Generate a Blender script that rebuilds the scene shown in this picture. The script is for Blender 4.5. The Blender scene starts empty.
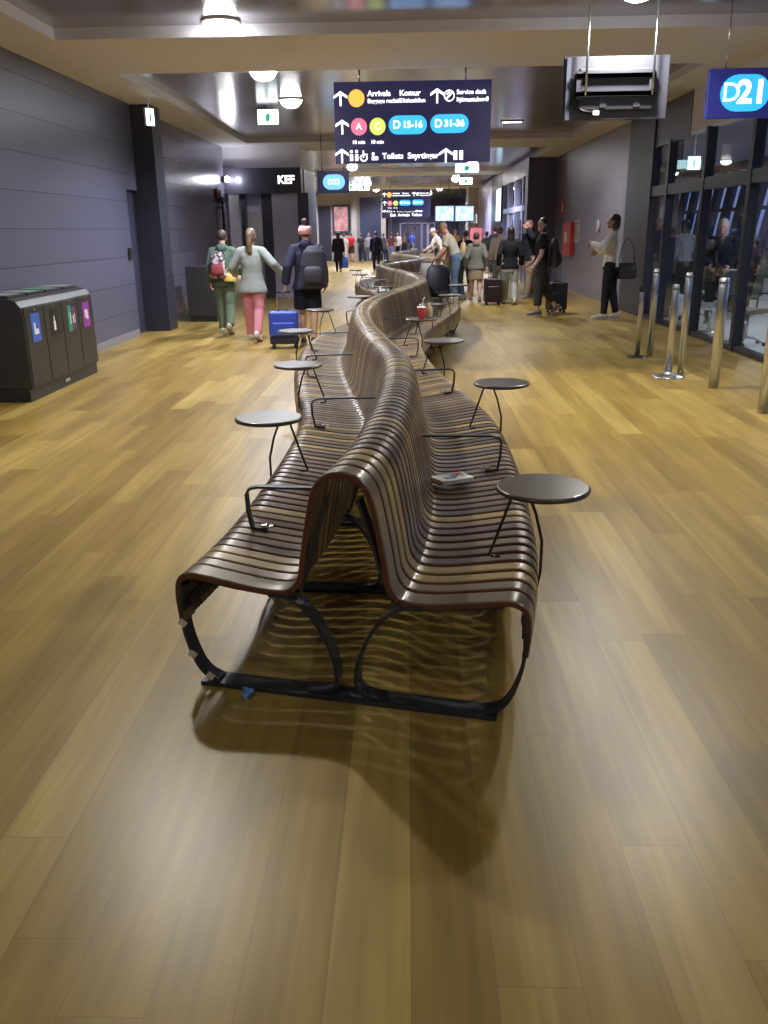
import bpy, bmesh, math, random
import numpy as np
from mathutils import Vector as V, Matrix as M, Euler
random.seed(7)
S = bpy.context.scene
COL = S.collection
PI = math.pi

# ------------------------------------------------------------------ camera
F = 850.0
CAM = V((0, 0, 1.55))
def raw(px, py): return np.array([(px-384)/F, -(py-512)/F, -1.0])
hor = lambda x: 230+(408-x)*0.014
fw = raw(408, 230); fw /= np.linalg.norm(fw)
up = np.cross(raw(100, hor(100)), raw(700, hor(700))); up /= np.linalg.norm(up)
if up[1] < 0: up = -up
RC = np.array([np.cross(fw, up), fw, up])
def ray(px, py): return V(RC @ raw(px, py))
def onz(px, py, z=0.0):
    d = ray(px, py); return CAM + d*((z-CAM.z)/d.z)
def onx(px, py, x):
    d = ray(px, py); return CAM + d*(x/d.x)
def ony(px, py, y):
    d = ray(px, py); return CAM + d*(y/d.y)
cam = bpy.data.cameras.new('camera'); co = bpy.data.objects.new('camera', cam); COL.objects.link(co)
m = M.Identity(4)
for i in range(3):
    for j in range(3): m[i][j] = RC[i][j]
m.translation = CAM
co.matrix_world = m
cam.sensor_fit = 'VERTICAL'; cam.sensor_height = 24; cam.lens = F/1024*24
cam.clip_end = 300
S.camera = co
S.view_settings.view_transform = 'Standard'; S.view_settings.look = 'None'
S.view_settings.gamma = 1; S.view_settings.use_curve_mapping = False
S.view_settings.exposure = 0.0
S.cycles.use_denoising = True
S.cycles.max_bounces = 8
S.cycles.sample_clamp_indirect = 6
S.cycles.caustics_reflective = False; S.cycles.caustics_refractive = False

# ------------------------------------------------------------------ materials
MATS = {}
def mat(name, col, rough=.5, metal=0., var=.12, scale=9., bump=0., emit=None, es=0., coat=0., spec=.5):
    if name in MATS: return MATS[name]
    mm = bpy.data.materials.new(name); mm.use_nodes = True
    nt = mm.node_tree; N = nt.nodes; L = nt.links
    b = N['Principled BSDF']
    b.inputs['Roughness'].default_value = rough; b.inputs['Metallic'].default_value = metal
    b.inputs['Coat Weight'].default_value = coat; b.inputs['Coat Roughness'].default_value = .15
    b.inputs['Specular IOR Level'].default_value = spec
    tc = N.new('ShaderNodeTexCoord'); no = N.new('ShaderNodeTexNoise'); no.inputs['Scale'].default_value = scale
    no.inputs['Detail'].default_value = 3
    L.new(tc.outputs['Object'], no.inputs['Vector'])
    mx = N.new('ShaderNodeMix'); mx.data_type = 'RGBA'
    c = V(col[:3])
    mx.inputs[6].default_value = (*[max(0, v*(1-var)) for v in c], 1)
    mx.inputs[7].default_value = (*[min(1, v*(1+var)) for v in c], 1)
    L.new(no.outputs['Fac'], mx.inputs[0]); L.new(mx.outputs[2], b.inputs['Base Color'])
    if bump:
        bp = N.new('ShaderNodeBump'); bp.inputs['Strength'].default_value = bump; bp.inputs['Distance'].default_value = .02
        L.new(no.outputs['Fac'], bp.inputs['Height']); L.new(bp.outputs['Normal'], b.inputs['Normal'])
    if emit:
        b.inputs['Emission Color'].default_value = (*emit, 1); b.inputs['Emission Strength'].default_value = es
    MATS[name] = mm
    return mm

def mat_floor():
    mm = bpy.data.materials.new('oak_planks'); mm.use_nodes = True
    nt = mm.node_tree; N = nt.nodes; L = nt.links; b = N['Principled BSDF']
    tc = N.new('ShaderNodeTexCoord')
    mp = N.new('ShaderNodeMapping'); mp.inputs['Rotation'].default_value = (0, 0, PI/2)
    L.new(tc.outputs['Object'], mp.inputs['Vector'])
    def mth(op, a, b_=None, c=None):
        q = N.new('ShaderNodeMath'); q.operation = op
        for i, v in enumerate((a, b_, c)):
            if v is None: continue
            if isinstance(v, (int, float)): q.inputs[i].default_value = v
            else: L.new(v, q.inputs[i])
        return q.outputs[0]
    sp = N.new('ShaderNodeSeparateXYZ'); L.new(tc.outputs['Object'], sp.inputs[0])
    u = mth('DIVIDE', sp.outputs[0], .185); row = mth('FLOOR', u)
    w1 = N.new('ShaderNodeTexWhiteNoise'); w1.noise_dimensions = '1D'; L.new(row, w1.inputs['W'])
    vv = mth('ADD', mth('DIVIDE', sp.outputs[1], 1.55), mth('MULTIPLY', w1.outputs['Value'], 7.3)); pl = mth('FLOOR', vv)
    cbn = N.new('ShaderNodeCombineXYZ'); L.new(row, cbn.inputs[0]); L.new(pl, cbn.inputs[1])
    w2 = N.new('ShaderNodeTexWhiteNoise'); w2.noise_dimensions = '2D'; L.new(cbn.outputs[0], w2.inputs['Vector'])
    fu = mth('FRACT', u); fv = mth('FRACT', vv)
    eu = mth('LESS_THAN', mth('MINIMUM', fu, mth('SUBTRACT', 1, fu)), .009); ev = mth('LESS_THAN', mth('MINIMUM', fv, mth('SUBTRACT', 1, fv)), .0011)
    seam = mth('MAXIMUM', eu, ev)
    ramp = N.new('ShaderNodeValToRGB'); L.new(w2.outputs['Value'], ramp.inputs['Fac'])
    r = ramp.color_ramp; r.elements[0].color = (.28, .186, .047, 1); r.elements[1].color = (.48, .355, .112, 1)
    e = r.elements.new(.3); e.color = (.335, .232, .060, 1); e = r.elements.new(.75); e.color = (.39, .275, .075, 1)
    # grain
    mg = N.new('ShaderNodeMapping'); mg.inputs['Scale'].default_value = (26, 1.1, 1); L.new(tc.outputs['Object'], mg.inputs['Vector'])
    # offset the grain per plank
    ad = N.new('ShaderNodeVectorMath'); ad.operation = 'MULTIPLY_ADD'; ad.inputs[1].default_value = (37, 19, 11)
    L.new(w2.outputs['Color'], ad.inputs[0]); L.new(mg.outputs['Vector'], ad.inputs[2])
    ng = N.new('ShaderNodeTexNoise'); ng.inputs['Scale'].default_value = 1; ng.inputs['Detail'].default_value = 5; ng.inputs['Distortion'].default_value = .8
    L.new(ad.outputs[0], ng.inputs['Vector'])
    mg2 = N.new('ShaderNodeMapping'); mg2.inputs['Scale'].default_value = (5, .55, 1); L.new(tc.outputs['Object'], mg2.inputs['Vector'])
    wv = N.new('ShaderNodeTexNoise'); wv.inputs['Scale'].default_value = 1.6; wv.inputs['Detail'].default_value = 2
    L.new(mg2.outputs['Vector'], wv.inputs['Vector'])
    rg = N.new('ShaderNodeValToRGB'); rg.color_ramp.elements[0].position = .3; rg.color_ramp.elements[1].position = .72
    rg.color_ramp.elements[0].color = (.80, .78, .74, 1); rg.color_ramp.elements[1].color = (1.08, 1.08, 1.07, 1)
    L.new(ng.outputs['Fac'], rg.inputs['Fac'])
    rw = N.new('ShaderNodeValToRGB'); rw.color_ramp.elements[0].position = .3; rw.color_ramp.elements[1].position = .7
    rw.color_ramp.elements[0].color = (.80, .78, .74, 1); rw.color_ramp.elements[1].color = (1.1, 1.1, 1.08, 1)
    L.new(wv.outputs['Fac'], rw.inputs['Fac'])
    m1 = N.new('ShaderNodeMix'); m1.data_type = 'RGBA'; m1.blend_type = 'MULTIPLY'; m1.inputs[0].default_value = 1
    L.new(ramp.outputs['Color'], m1.inputs[6]); L.new(rg.outputs['Color'], m1.inputs[7])
    m2 = N.new('ShaderNodeMix'); m2.data_type = 'RGBA'; m2.blend_type = 'MULTIPLY'; m2.inputs[0].default_value = 1
    L.new(m1.outputs[2], m2.inputs[6]); L.new(rw.outputs['Color'], m2.inputs[7])
    m3 = N.new('ShaderNodeMix'); m3.data_type = 'RGBA'; m3.inputs[7].default_value = (.19, .125, .055, 1)
    L.new(mth('MULTIPLY', seam, .55), m3.inputs[0]); L.new(m2.outputs[2], m3.inputs[6]); L.new(m3.outputs[2], b.inputs['Base Color'])
    b.inputs['Roughness'].default_value = .36; b.inputs['Specular IOR Level'].default_value = .42
    bp = N.new('ShaderNodeBump'); bp.inputs['Strength'].default_value = .08; bp.inputs['Distance'].default_value = .004
    L.new(ng.outputs['Fac'], bp.inputs['Height']); L.new(bp.outputs['Normal'], b.inputs['Normal'])
    return mm

def mat_panels(name, col, sy, sz, rough=.3, metal=.3, axis='wall', seam=.3, msz=.006, var=.06):
    """metal / laminate panels with thin seams"""
    mm = bpy.data.materials.new(name); mm.use_nodes = True
    nt = mm.node_tree; N = nt.nodes; L = nt.links; b = N['Principled BSDF']
    tc = N.new('ShaderNodeTexCoord'); mp = N.new('ShaderNodeMapping')
    if axis == 'wall': mp.inputs['Rotation'].default_value = (PI/2, 0, PI/2)
    sp = N.new('ShaderNodeSeparateXYZ'); L.new(tc.outputs['Object'], sp.inputs[0]); cb = N.new('ShaderNodeCombineXYZ')
    if axis == 'wall': L.new(sp.outputs[1], cb.inputs[0]); L.new(sp.outputs[2], cb.inputs[1])
    elif axis == 'front': L.new(sp.outputs[0], cb.inputs[0]); L.new(sp.outputs[2], cb.inputs[1])
    else: L.new(sp.outputs[1], cb.inputs[0]); L.new(sp.outputs[0], cb.inputs[1])
    br = N.new('ShaderNodeTexBrick'); L.new(cb.outputs[0], br.inputs['Vector'])
    br.inputs['Scale'].default_value = 1; br.inputs['Brick Width'].default_value = sy; br.inputs['Row Height'].default_value = sz
    br.inputs['Mortar Size'].default_value = msz; br.inputs['Mortar Smooth'].default_value = .2
    br.offset = 0.5 if axis == 'wall' else 0
    c = V(col)
    br.inputs['Color1'].default_value = (*(c*(1-var)), 1); br.inputs['Color2'].default_value = (*(c*(1+var)), 1); br.inputs['Mortar'].default_value = (*(c*seam), 1)
    L.new(br.outputs['Color'], b.inputs['Base Color'])
    b.inputs['Roughness'].default_value = rough; b.inputs['Metallic'].default_value = metal
    return mm

def mat_slat():
    mm = bpy.data.materials.new('stained_slats'); mm.use_nodes = True
    nt = mm.node_tree; N = nt.nodes; L = nt.links; b = N['Principled BSDF']
    at = N.new('ShaderNodeAttribute'); at.attribute_name = 'stain'
    ramp = N.new('ShaderNodeValToRGB'); L.new(at.outputs['Fac'], ramp.inputs['Fac']); r = ramp.color_ramp; r.interpolation = 'CONSTANT'
    cols = [(.10, .068, .046), (.16, .11, .070), (.24, .175, .11), (.20, .15, .095), (.14, .085, .058), (.38, .275, .105), (.19, .14, .095)]
    r.elements[0].color = (*cols[0], 1); r.elements[1].position = .16; r.elements[1].color = (*cols[1], 1)
    for i, p in enumerate((.34, .5, .64, .78, .92)):
        e = r.elements.new(p); e.color = (*cols[i+2], 1)
    tc = N.new('ShaderNodeTexCoord'); mp = N.new('ShaderNodeMapping'); mp.inputs['Scale'].default_value = (3, 70, 3)
    L.new(tc.outputs['Object'], mp.inputs['Vector'])
    no = N.new('ShaderNodeTexNoise'); no.inputs['Scale'].default_value = 1.5; no.inputs['Detail'].default_value = 3; L.new(mp.outputs[0], no.inputs['Vector'])
    mx = N.new('ShaderNodeMix'); mx.data_type = 'RGBA'; mx.blend_type = 'MULTIPLY'; mx.inputs[0].default_value = .35
    L.new(ramp.outputs['Color'], mx.inputs[6]); L.new(no.outputs['Color'], mx.inputs[7]); L.new(mx.outputs[2], b.inputs['Base Color'])
    b.inputs['Roughness'].default_value = .36; b.inputs['Coat Weight'].default_value = .35; b.inputs['Coat Roughness'].default_value = .22
    return mm

def mat_glass():
    mm = bpy.data.materials.new('clear_glass'); mm.use_nodes = True
    nt = mm.node_tree; N = nt.nodes; L = nt.links
    N.remove(N['Principled BSDF']); out = N['Material Output']
    t = N.new('ShaderNodeBsdfTransparent'); t.inputs[0].default_value = (.86, .9, .92, 1)
    g = N.new('ShaderNodeBsdfGlossy'); g.inputs['Roughness'].default_value = .02
    fr = N.new('ShaderNodeFresnel'); fr.inputs['IOR'].default_value = 1.5
    no = N.new('ShaderNodeTexNoise'); no.inputs['Scale'].default_value = .4
    mxv = N.new('ShaderNodeMath'); mxv.operation = 'MULTIPLY'; L.new(fr.outputs[0], mxv.inputs[0])
    ge = N.new('ShaderNodeNewGeometry'); fm = N.new('ShaderNodeMath'); fm.operation = 'SUBTRACT'; fm.inputs[0].default_value = 1; L.new(ge.outputs['Backfacing'], fm.inputs[1]); L.new(fm.outputs[0], mxv.inputs[1])
    mx = N.new('ShaderNodeMixShader'); L.new(mxv.outputs[0], mx.inputs[0]); L.new(t.outputs[0], mx.inputs[1]); L.new(g.outputs[0], mx.inputs[2])
    L.new(mx.outputs[0], out.inputs[0])
    return mm

def mat_emit(name, col, s, stripes=None):
    if name in MATS: return MATS[name]
    mm = bpy.data.materials.new(name); mm.use_nodes = True
    nt = mm.node_tree; N = nt.nodes; L = nt.links; b = N['Principled BSDF']
    b.inputs['Base Color'].default_value = (*[c*.3 for c in col], 1); b.inputs['Roughness'].default_value = .4
    b.inputs['Emission Color'].default_value = (*col, 1); b.inputs['Emission Strength'].default_value = s
    if stripes:
        tc = N.new('ShaderNodeTexCoord'); mp = N.new('ShaderNodeMapping'); mp.inputs['Scale'].default_value = stripes[0]
        L.new(tc.outputs['Object'], mp.inputs[0]); no = N.new('ShaderNodeTexNoise'); no.inputs['Scale'].default_value = 1; no.inputs['Detail'].default_value = 2
        L.new(mp.outputs[0], no.inputs['Vector']); rp = N.new('ShaderNodeValToRGB'); rp.color_ramp.elements[0].position = .38; rp.color_ramp.elements[1].position = .6
        rp.color_ramp.elements[0].color = (*stripes[1], 1); rp.color_ramp.elements[1].color = (*col, 1)
        L.new(no.outputs['Fac'], rp.inputs[0]); L.new(rp.outputs[0], b.inputs['Emission Color'])
    MATS[name] = mm
    return mm

# ------------------------------------------------------------------ mesh builder
class MB:
    def __init__(s): s.b = bmesh.new(); s.mi = 0
    def _set(s, faces, smooth=False):
        for f in faces: f.material_index = s.mi; f.smooth = smooth
    def box(s, lo, hi, rot=None, piv=None):
        x0, y0, z0 = lo; x1, y1, z1 = hi
        vs = [s.b.verts.new(p) for p in ((x0,y0,z0),(x1,y0,z0),(x1,y1,z0),(x0,y1,z0),(x0,y0,z1),(x1,y0,z1),(x1,y1,z1),(x0,y1,z1))]
        if rot:
            c = V(piv) if piv else (V(lo)+V(hi))/2; R = Euler(rot).to_matrix()
            for v in vs: v.co = R @ (v.co-c)+c
        fs = [s.b.faces.new([vs[i] for i in q]) for q in ((3,2,1,0),(4,5,6,7),(0,1,5,4),(1,2,6,5),(2,3,7,6),(3,0,4,7))]
        s._set(fs); return s
    def rings(s, rings, cap=True, closed=True, smooth=True):
        R = [[s.b.verts.new(p) for p in r] for r in rings]; n = len(R[0]); fs = []
        for a, b in zip(R, R[1:]):
            for i in range(n if closed else n-1):
                j = (i+1) % n
                fs.append(s.b.faces.new((a[i], a[j], b[j], b[i])))
        s._set(fs, smooth)
        if cap:
            c = [s.b.faces.new(list(reversed(R[0]))), s.b.faces.new(R[-1])]; s._set(c, False)
        return s
    def loft(s, pts, seg=14, side=V((1, 0, 0)), caps=True, smooth=True):
        """pts: (centre, rx, ry); rx along `side`, ry across it"""
        out = []
        for i, (c, rx, ry) in enumerate(pts):
            a = V(pts[max(0, i-1)][0]); b = V(pts[min(len(pts)-1, i+1)][0]); t = (b-a)
            if t.length < 1e-6: t = V((0, 0, 1))
            t.normalize(); u = side - t*side.dot(t)
            if u.length < 1e-3: u = V((0, 1, 0)) - t*t.y
            u.normalize(); w = t.cross(u)
            out.append([V(c)+u*rx*math.cos(2*PI*k/seg)+w*ry*math.sin(2*PI*k/seg) for k in range(seg)])
        return s.rings(out, caps, True, smooth)
    def tube(s, pts, r, seg=10, r1=None):
        n = len(pts); r1 = r if r1 is None else r1
        return s.loft([(V(p), r+(r1-r)*i/max(1, n-1), r+(r1-r)*i/max(1, n-1)) for i, p in enumerate(pts)], seg, V((.123, .87, .31)))
    def cyl(s, c, r, z0, z1, seg=28, r1=None):
        c = V(c); r1 = r if r1 is None else r1
        return s.rings([[(c.x+q*math.cos(2*PI*k/seg), c.y+q*math.sin(2*PI*k/seg), z) for k in range(seg)] for q, z in ((r, z0), (r1, z1))], True, True, True)
    def lathe(s, prof, c=(0, 0, 0), seg=28):
        c = V(c)
        return s.rings([[(c.x+r*math.cos(2*PI*k/seg), c.y+r*math.sin(2*PI*k/seg), c.z+z) for k in range(seg)] for r, z in prof], True, True, True)
    def capsule(s, a, ra, b, rb, seg=12):
        a = V(a); b = V(b); t = b-a
        if t.length < 1e-6: t = V((0, 0, 1e-4))
        t.normalize(); pts = []
        for q in (80, 50, 20): pts.append((a-t*ra*math.sin(math.radians(q)), ra*math.cos(math.radians(q)), ra*math.cos(math.radians(q))))
        pts.append((a, ra, ra)); pts.append((b, rb, rb))
        for q in (20, 50, 80): pts.append((b+t*rb*math.sin(math.radians(q)), rb*math.cos(math.radians(q)), rb*math.cos(math.radians(q))))
        return s.loft(pts, seg)
    def ell(s, c, r, R=None, seg=16, n=10):
        c = V(c); rings = []
        for i in range(n+1):
            ph = -PI/2+PI*(i+.02)/(n+.04)
            ring = []
            for k in range(seg):
                p = V((r[0]*math.cos(ph)*math.cos(2*PI*k/seg), r[1]*math.cos(ph)*math.sin(2*PI*k/seg), r[2]*math.sin(ph)))
                ring.append(c+(R @ p if R else p))
            rings.append(ring)
        return s.rings(rings)
    def ribbon(s, pts, T, w, th):
        """flat bar bent along pts (a polyline), w wide along T, th thick"""
        P = [V(p) for p in pts]; T = V(T).normalized(); rings = []
        for i, p in enumerate(P):
            t = (P[min(len(P)-1, i+1)]-P[max(0, i-1)]).normalized(); nn = T.cross(t).normalized()
            rings.append([p+T*w/2+nn*th/2, p-T*w/2+nn*th/2, p-T*w/2-nn*th/2, p+T*w/2-nn*th/2])
        return s.rings(rings, True, True, False)
    def poly(s, pts, d):
        """flat polygon pts extruded by vector d"""
        a = [s.b.verts.new(p) for p in pts]; b = [s.b.verts.new(V(p)+V(d)) for p in pts]; n = len(a); fs = []
        fs.append(s.b.faces.new(a)); fs.append(s.b.faces.new(list(reversed(b))))
        for i in range(n): fs.append(s.b.faces.new((a[(i+1) % n], a[i], b[i], b[(i+1) % n])))
        s._set(fs); return s
    def build(s, name, mats, parent=None, bevel=0., remesh=0., smooth=0, recalc=True, loc=None, rz=0):
        if recalc: bmesh.ops.recalc_face_normals(s.b, faces=s.b.faces)
        me = bpy.data.meshes.new(name); s.b.to_mesh(me); s.b.free()
        o = bpy.data.objects.new(name, me); COL.objects.link(o)
        for q in (mats if isinstance(mats, (list, tuple)) else [mats]): me.materials.append(q)
        if remesh:
            md = o.modifiers.new('r', 'REMESH'); md.mode = 'VOXEL'; md.voxel_size = remesh; md.use_smooth_shade = True
        if smooth:
            md = o.modifiers.new('s', 'SMOOTH'); md.factor = .5; md.iterations = smooth
        if bevel:
            md = o.modifiers.new('b', 'BEVEL'); md.width = bevel; md.segments = 3; md.limit_method = 'ANGLE'; md.angle_limit = .6
        if remesh or smooth or bevel:
            dg = bpy.context.evaluated_depsgraph_get()
            nm = bpy.data.meshes.new_from_object(o.evaluated_get(dg)); o.modifiers.clear()
            old = o.data; o.data = nm; bpy.data.meshes.remove(old); nm.name = name
        if parent: o.parent = parent
        if loc is not None: o.location = loc; o.rotation_euler = (0, 0, rz)
        return o

def tag(o, label=None, cat=None, group=None, kind=None):
    if label: o['label'] = label
    if cat: o['category'] = cat
    if group: o['group'] = group
    if kind: o['kind'] = kind
    return o
def empty(name, loc, rz=0, parent=None):
    o = bpy.data.objects.new(name, None); COL.objects.link(o); o.location = loc; o.rotation_euler = (0, 0, rz); o.empty_display_size = .1
    if parent: o.parent = parent
    return o
def thing(name, label, cat, loc, rz=0, group=None): return tag(empty(name, loc, rz), label, cat, group)
def struct(name, mb, mats, **k): return tag(mb.build(name, mats, **k), kind='structure')
def copy_tree(o, parent=None):
    c = o.copy(); COL.objects.link(c)
    if parent: c.parent = parent
    for ch in list(o.children): copy_tree(ch, c)
    return c
def text(name, body, size, m, parent, loc, rot=(PI/2, 0, 0), align='CENTER', depth=.002, bold=0.):
    cu = bpy.data.curves.new(name, 'FONT'); cu.body = body; cu.size = size; cu.align_x = align; cu.align_y = 'CENTER'; cu.extrude = depth; cu.offset = bold
    cu.resolution_u = 3
    o = bpy.data.objects.new(name, cu); COL.objects.link(o)
    dg = bpy.context.evaluated_depsgraph_get(); me = bpy.data.meshes.new_from_object(o.evaluated_get(dg))
    COL.objects.unlink(o); bpy.data.objects.remove(o)
    q = bpy.data.objects.new(name, me); COL.objects.link(q); me.materials.clear(); me.materials.append(m)
    q.parent = parent; q.location = loc; q.rotation_euler = rot
    return q
def spline(xs, ys):
    xs = np.array(xs, float); ys = np.array(ys, float); n = len(xs)
    h = np.diff(xs); A = np.eye(n); r = np.zeros(n)
    for i in range(1, n-1):
        A[i, i-1] = h[i-1]; A[i, i] = 2*(h[i-1]+h[i]); A[i, i+1] = h[i]; r[i] = 6*((ys[i+1]-ys[i])/h[i]-(ys[i]-ys[i-1])/h[i-1])
    mm = np.linalg.solve(A, r)
    def f(x):
        i = int(np.clip(np.searchsorted(xs, x)-1, 0, n-2)); a = xs[i+1]-x; b = x-xs[i]
        return float((mm[i]*a**3+mm[i+1]*b**3)/(6*h[i])+(ys[i]/h[i]-mm[i]*h[i]/6)*a+(ys[i+1]/h[i]-mm[i+1]*h[i]/6)*b)
    return f

# ------------------------------------------------------------------ common materials
m_floor = mat_floor()
m_wall = mat_panels('dark_wall_panels', (.13, .135, .205), 9.0, .405, .34, .25)
m_wallR = mat_panels('grey_violet_wall_panels', (.22, .20, .275), 3.0, .62, .36, .25, seam=.75)
m_ceil = mat_panels('ceiling_metal_panels', (.46, .46, .56), 1.2, .6, .2, .6, 'ceil', .6, .004)
m_soff = mat('beige_soffit', (.76, .75, .84), .7, var=.05)
m_dark = mat('dark_cladding', (.05, .05, .08), .35, .2)
m_black = mat('black_plastic', (.018, .018, .02), .4)
m_steel = mat('brushed_steel', (.58, .60, .63), .27, 1., var=.06)
m_frame = mat('charcoal_steel', (.055, .06, .072), .42, .6)
m_mull = mat('dark_mullion', (.035, .037, .055), .4, .4)
m_glass = mat_glass()
m_beige = mat('beige_pillar', (.40, .36, .34), .6, var=.06)
m_white = mat('white_plastic', (.75, .75, .75), .45, var=.03)
m_base = mat('grey_baseboard', (.22, .22, .23), .5, var=.06)
m_lamp = mat_emit('lamp_lens', (1., .98, .94), 30)
m_txt = mat_emit('sign_white', (1, 1, 1), 2.2)
m_red = mat('fire_red', (.55, .04, .04), .45)

# ------------------------------------------------------------------ setting
XL, XR, ZS, ZC = -4.3, 4.23, 3.45, 3.56
struct('floor', MB().box((-8, -7, -.1), (4.27, 72, 0)), m_floor)
struct('ceiling', MB().box((-8, -7, ZC), (4.4, 72, ZC+.1)), m_ceil)
b = MB()
b.box((XL-.3, -7, ZS), (-3.62, 48, ZC+.05)); struct('trim_1', b, m_soff)
b = MB(); b.box((3.66, -7, ZS), (XR+.16, 48, ZC+.05)); struct('trim_2', b, m_soff)
n = 3
for y0, y1 in ((9.72, 11.75), (20.6, 22.8), (31.5, 33.7), (42.5, 44.7), (-2.5, -.5)):
    struct('trim_%d' % n, MB().box((-3.62, y0, ZS), (3.66, y1, ZC+.05)), m_soff); n += 1
# left wall with the recessed door
b = MB(); b.box((XL-.25, -7, 0), (XL, 13.75, ZS+.05)); b.box((XL-.25, 13.75, 2.2), (XL, 14.35, ZS+.05)); struct('wall_left', b, m_wall)
struct('door_1', MB().box((XL-.12, 13.75, 0), (XL-.07, 14.35, 2.2)), m_dark)
m_pil = mat('dark_pillar', (.032, .033, .052), .45, .1)
struct('wall_left_pillar', MB().box((XL-.25, 14.35, 0), (-3.98, 14.85, ZS)), m_pil)
struct('wall_left_beyond', MB().box((XL-.25, 14.85, 0), (XL-.04, 21.4, ZS+.05)), mat_panels('violet_wall_panels', (.26, .25, .37), 9.0, .405, .26, .5))
struct('baseboard_left', MB().box((XL, -7, 0), (XL+.015, 13.7, .11)), m_base)
struct('baseboard_left_beyond', MB().box((XL-.04, 14.85, 0), (XL-.025, 21.3, .11)), m_base)
# back wall behind the camera
struct('wall_back', MB().box((-8, -7.1, 0), (12, -7, 4)), m_wall)
# right side: glass front, pillar, solid wall, narrower part
struct('wall_right', MB().box((XR, 17.45, 0), (XR+.2, 26.2, ZS+.05)), m_wallR)
struct('baseboard_right', MB().box((XR-.015, 17.45, 0), (XR, 26.0, .1)), m_base)
struct('wall_right_pillar', MB().box((XR-.06, 15.75, 0), (XR+.45, 17.45, ZS)), m_pil)
struct('wall_right_corner', MB().box((3.42, 26.0, 0), (XR+.2, 26.6, ZS)), mat('violet_dark', (.14, .125, .22), .4, .2))
struct('wall_right_bulkhead', MB().box((XR-.03, 13.9, 2.82), (XR-.021, 15.75, ZS)), m_dark)
struct('wall_right_header', MB().box((XR-.02, -7, 2.86), (XR+.14, 15.75, ZS+.05)), m_soff)
b = MB(); b.box((XR-.04, -7, 2.04), (XR+.10, 15.75, 2.2)); struct('trim_9', b, m_mull)
b = MB(); b.box((XR-.03, -7, 0), (XR+.07, 15.75, .07)); struct('baseboard_glass', b, m_mull)
mul = [14.85, 13.05, 11.3, 9.55, 7.8, 6.05, 4.3, 2.5]
for i, y in enumerate(mul):
    struct('trim_%d' % (20+i), MB().box((XR-.05, y-.055, 0), (XR+.09, y+.055, 2.87)), m_mull, bevel=.006)
ys = [15.75]+mul
for i, (a, c) in enumerate(zip(ys, ys[1:])):
    b = MB(); b.box((XR+.015, c+.055, .07), (XR+.027, a-.055, 2.04)); struct('window_%d' % (i+1), b, m_glass)
    b = MB(); b.box((XR+.015, c+.055, 2.2), (XR+.027, a-.055, 2.86)); struct('window_%d' % (i+11), b, m_glass)
# far right stretch
m_blue = mat_panels('bluish_wall', (.45, .44, .66), 1.2, 3.6, .3, .2)
struct('wall_right_far', MB().box((3.42, 37, 0), (3.6, 44, ZS)), m_blue)
struct('wall_right_far_dark', MB().box((3.42, 33, 0), (3.6, 37, ZS)), m_dark)
struct('wall_right_far_header', MB().box((3.42, 26.6, 3.0), (3.6, 33, ZS)), m_blue)
for i, y in enumerate((27.0, 29.0, 31.0, 32.85)):
    struct('trim_%d' % (40+i), MB().box((3.4, y-.07, 0), (3.58, y+.07, 3.0)), m_blue)
struct('trim_44', MB().box((3.41, 26.6, 2.05), (3.57, 33, 2.2)), m_blue)
for i, (a, c) in enumerate(((27.07, 28.93), (29.07, 30.93), (31.07, 32.78))):
    struct('window_%d' % (31+i), MB().box((3.49, a, 0), (3.5, c, 2.05)), m_glass)
    struct('window_%d' % (35+i), MB().box((3.49, a, 2.2), (3.5, c, 3.0)), m_glass)
struct('wall_right_column', MB().box((2.95, 44, 0), (3.65, 46, ZS)), m_beige)
struct('wall_right_end', MB().box((3.42, 46, 0), (3.6, 62, ZS)), m_dark)
# left shop front, protruding from the wall
sx1 = -2.52
struct('wall_shop_fascia', MB().box((-4.6, 21.4, 2.42), (sx1, 21.9, 2.98)), m_dark)
struct('wall_shop_upper', MB().box((-4.6, 21.6, 2.98), (sx1, 24.6, ZS)), m_soff)
struct('wall_shop_panel', MB().box((-3.24, 21.45, 0), (-2.62, 21.7, 2.42)), m_blue)
struct('wall_shop_post', MB().box((-2.62, 21.4, 0), (-2.36, 21.9, 2.42)), m_dark)
struct('wall_shop_side', MB().box((-2.6, 21.9, 0), (sx1+.02, 24.6, 2.98)), m_dark)
struct('wall_shop_jamb', MB().box((-3.5, 21.5, 0), (-3.24, 21.8, 2.42)), m_dark)
struct('wall_shop_door_head', MB().box((-3.95, 21.6, 2.02), (-3.5, 21.7, 2.18)), m_blue)
struct('wall_shop_interior', MB().box((-4.6, 24.5, 0), (-2.6, 24.6, 2.98)), mat('shop_interior', (.30, .27, .25), .6))
struct('wall_shop_mid_post', MB().box((-4.0, 21.5, 0), (-3.9, 21.8, 2.42)), m_dark)
struct('wall_shop_left', MB().box((-4.6, 21.4, 0), (-4.34, 21.8, 2.42)), m_dark)
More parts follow.
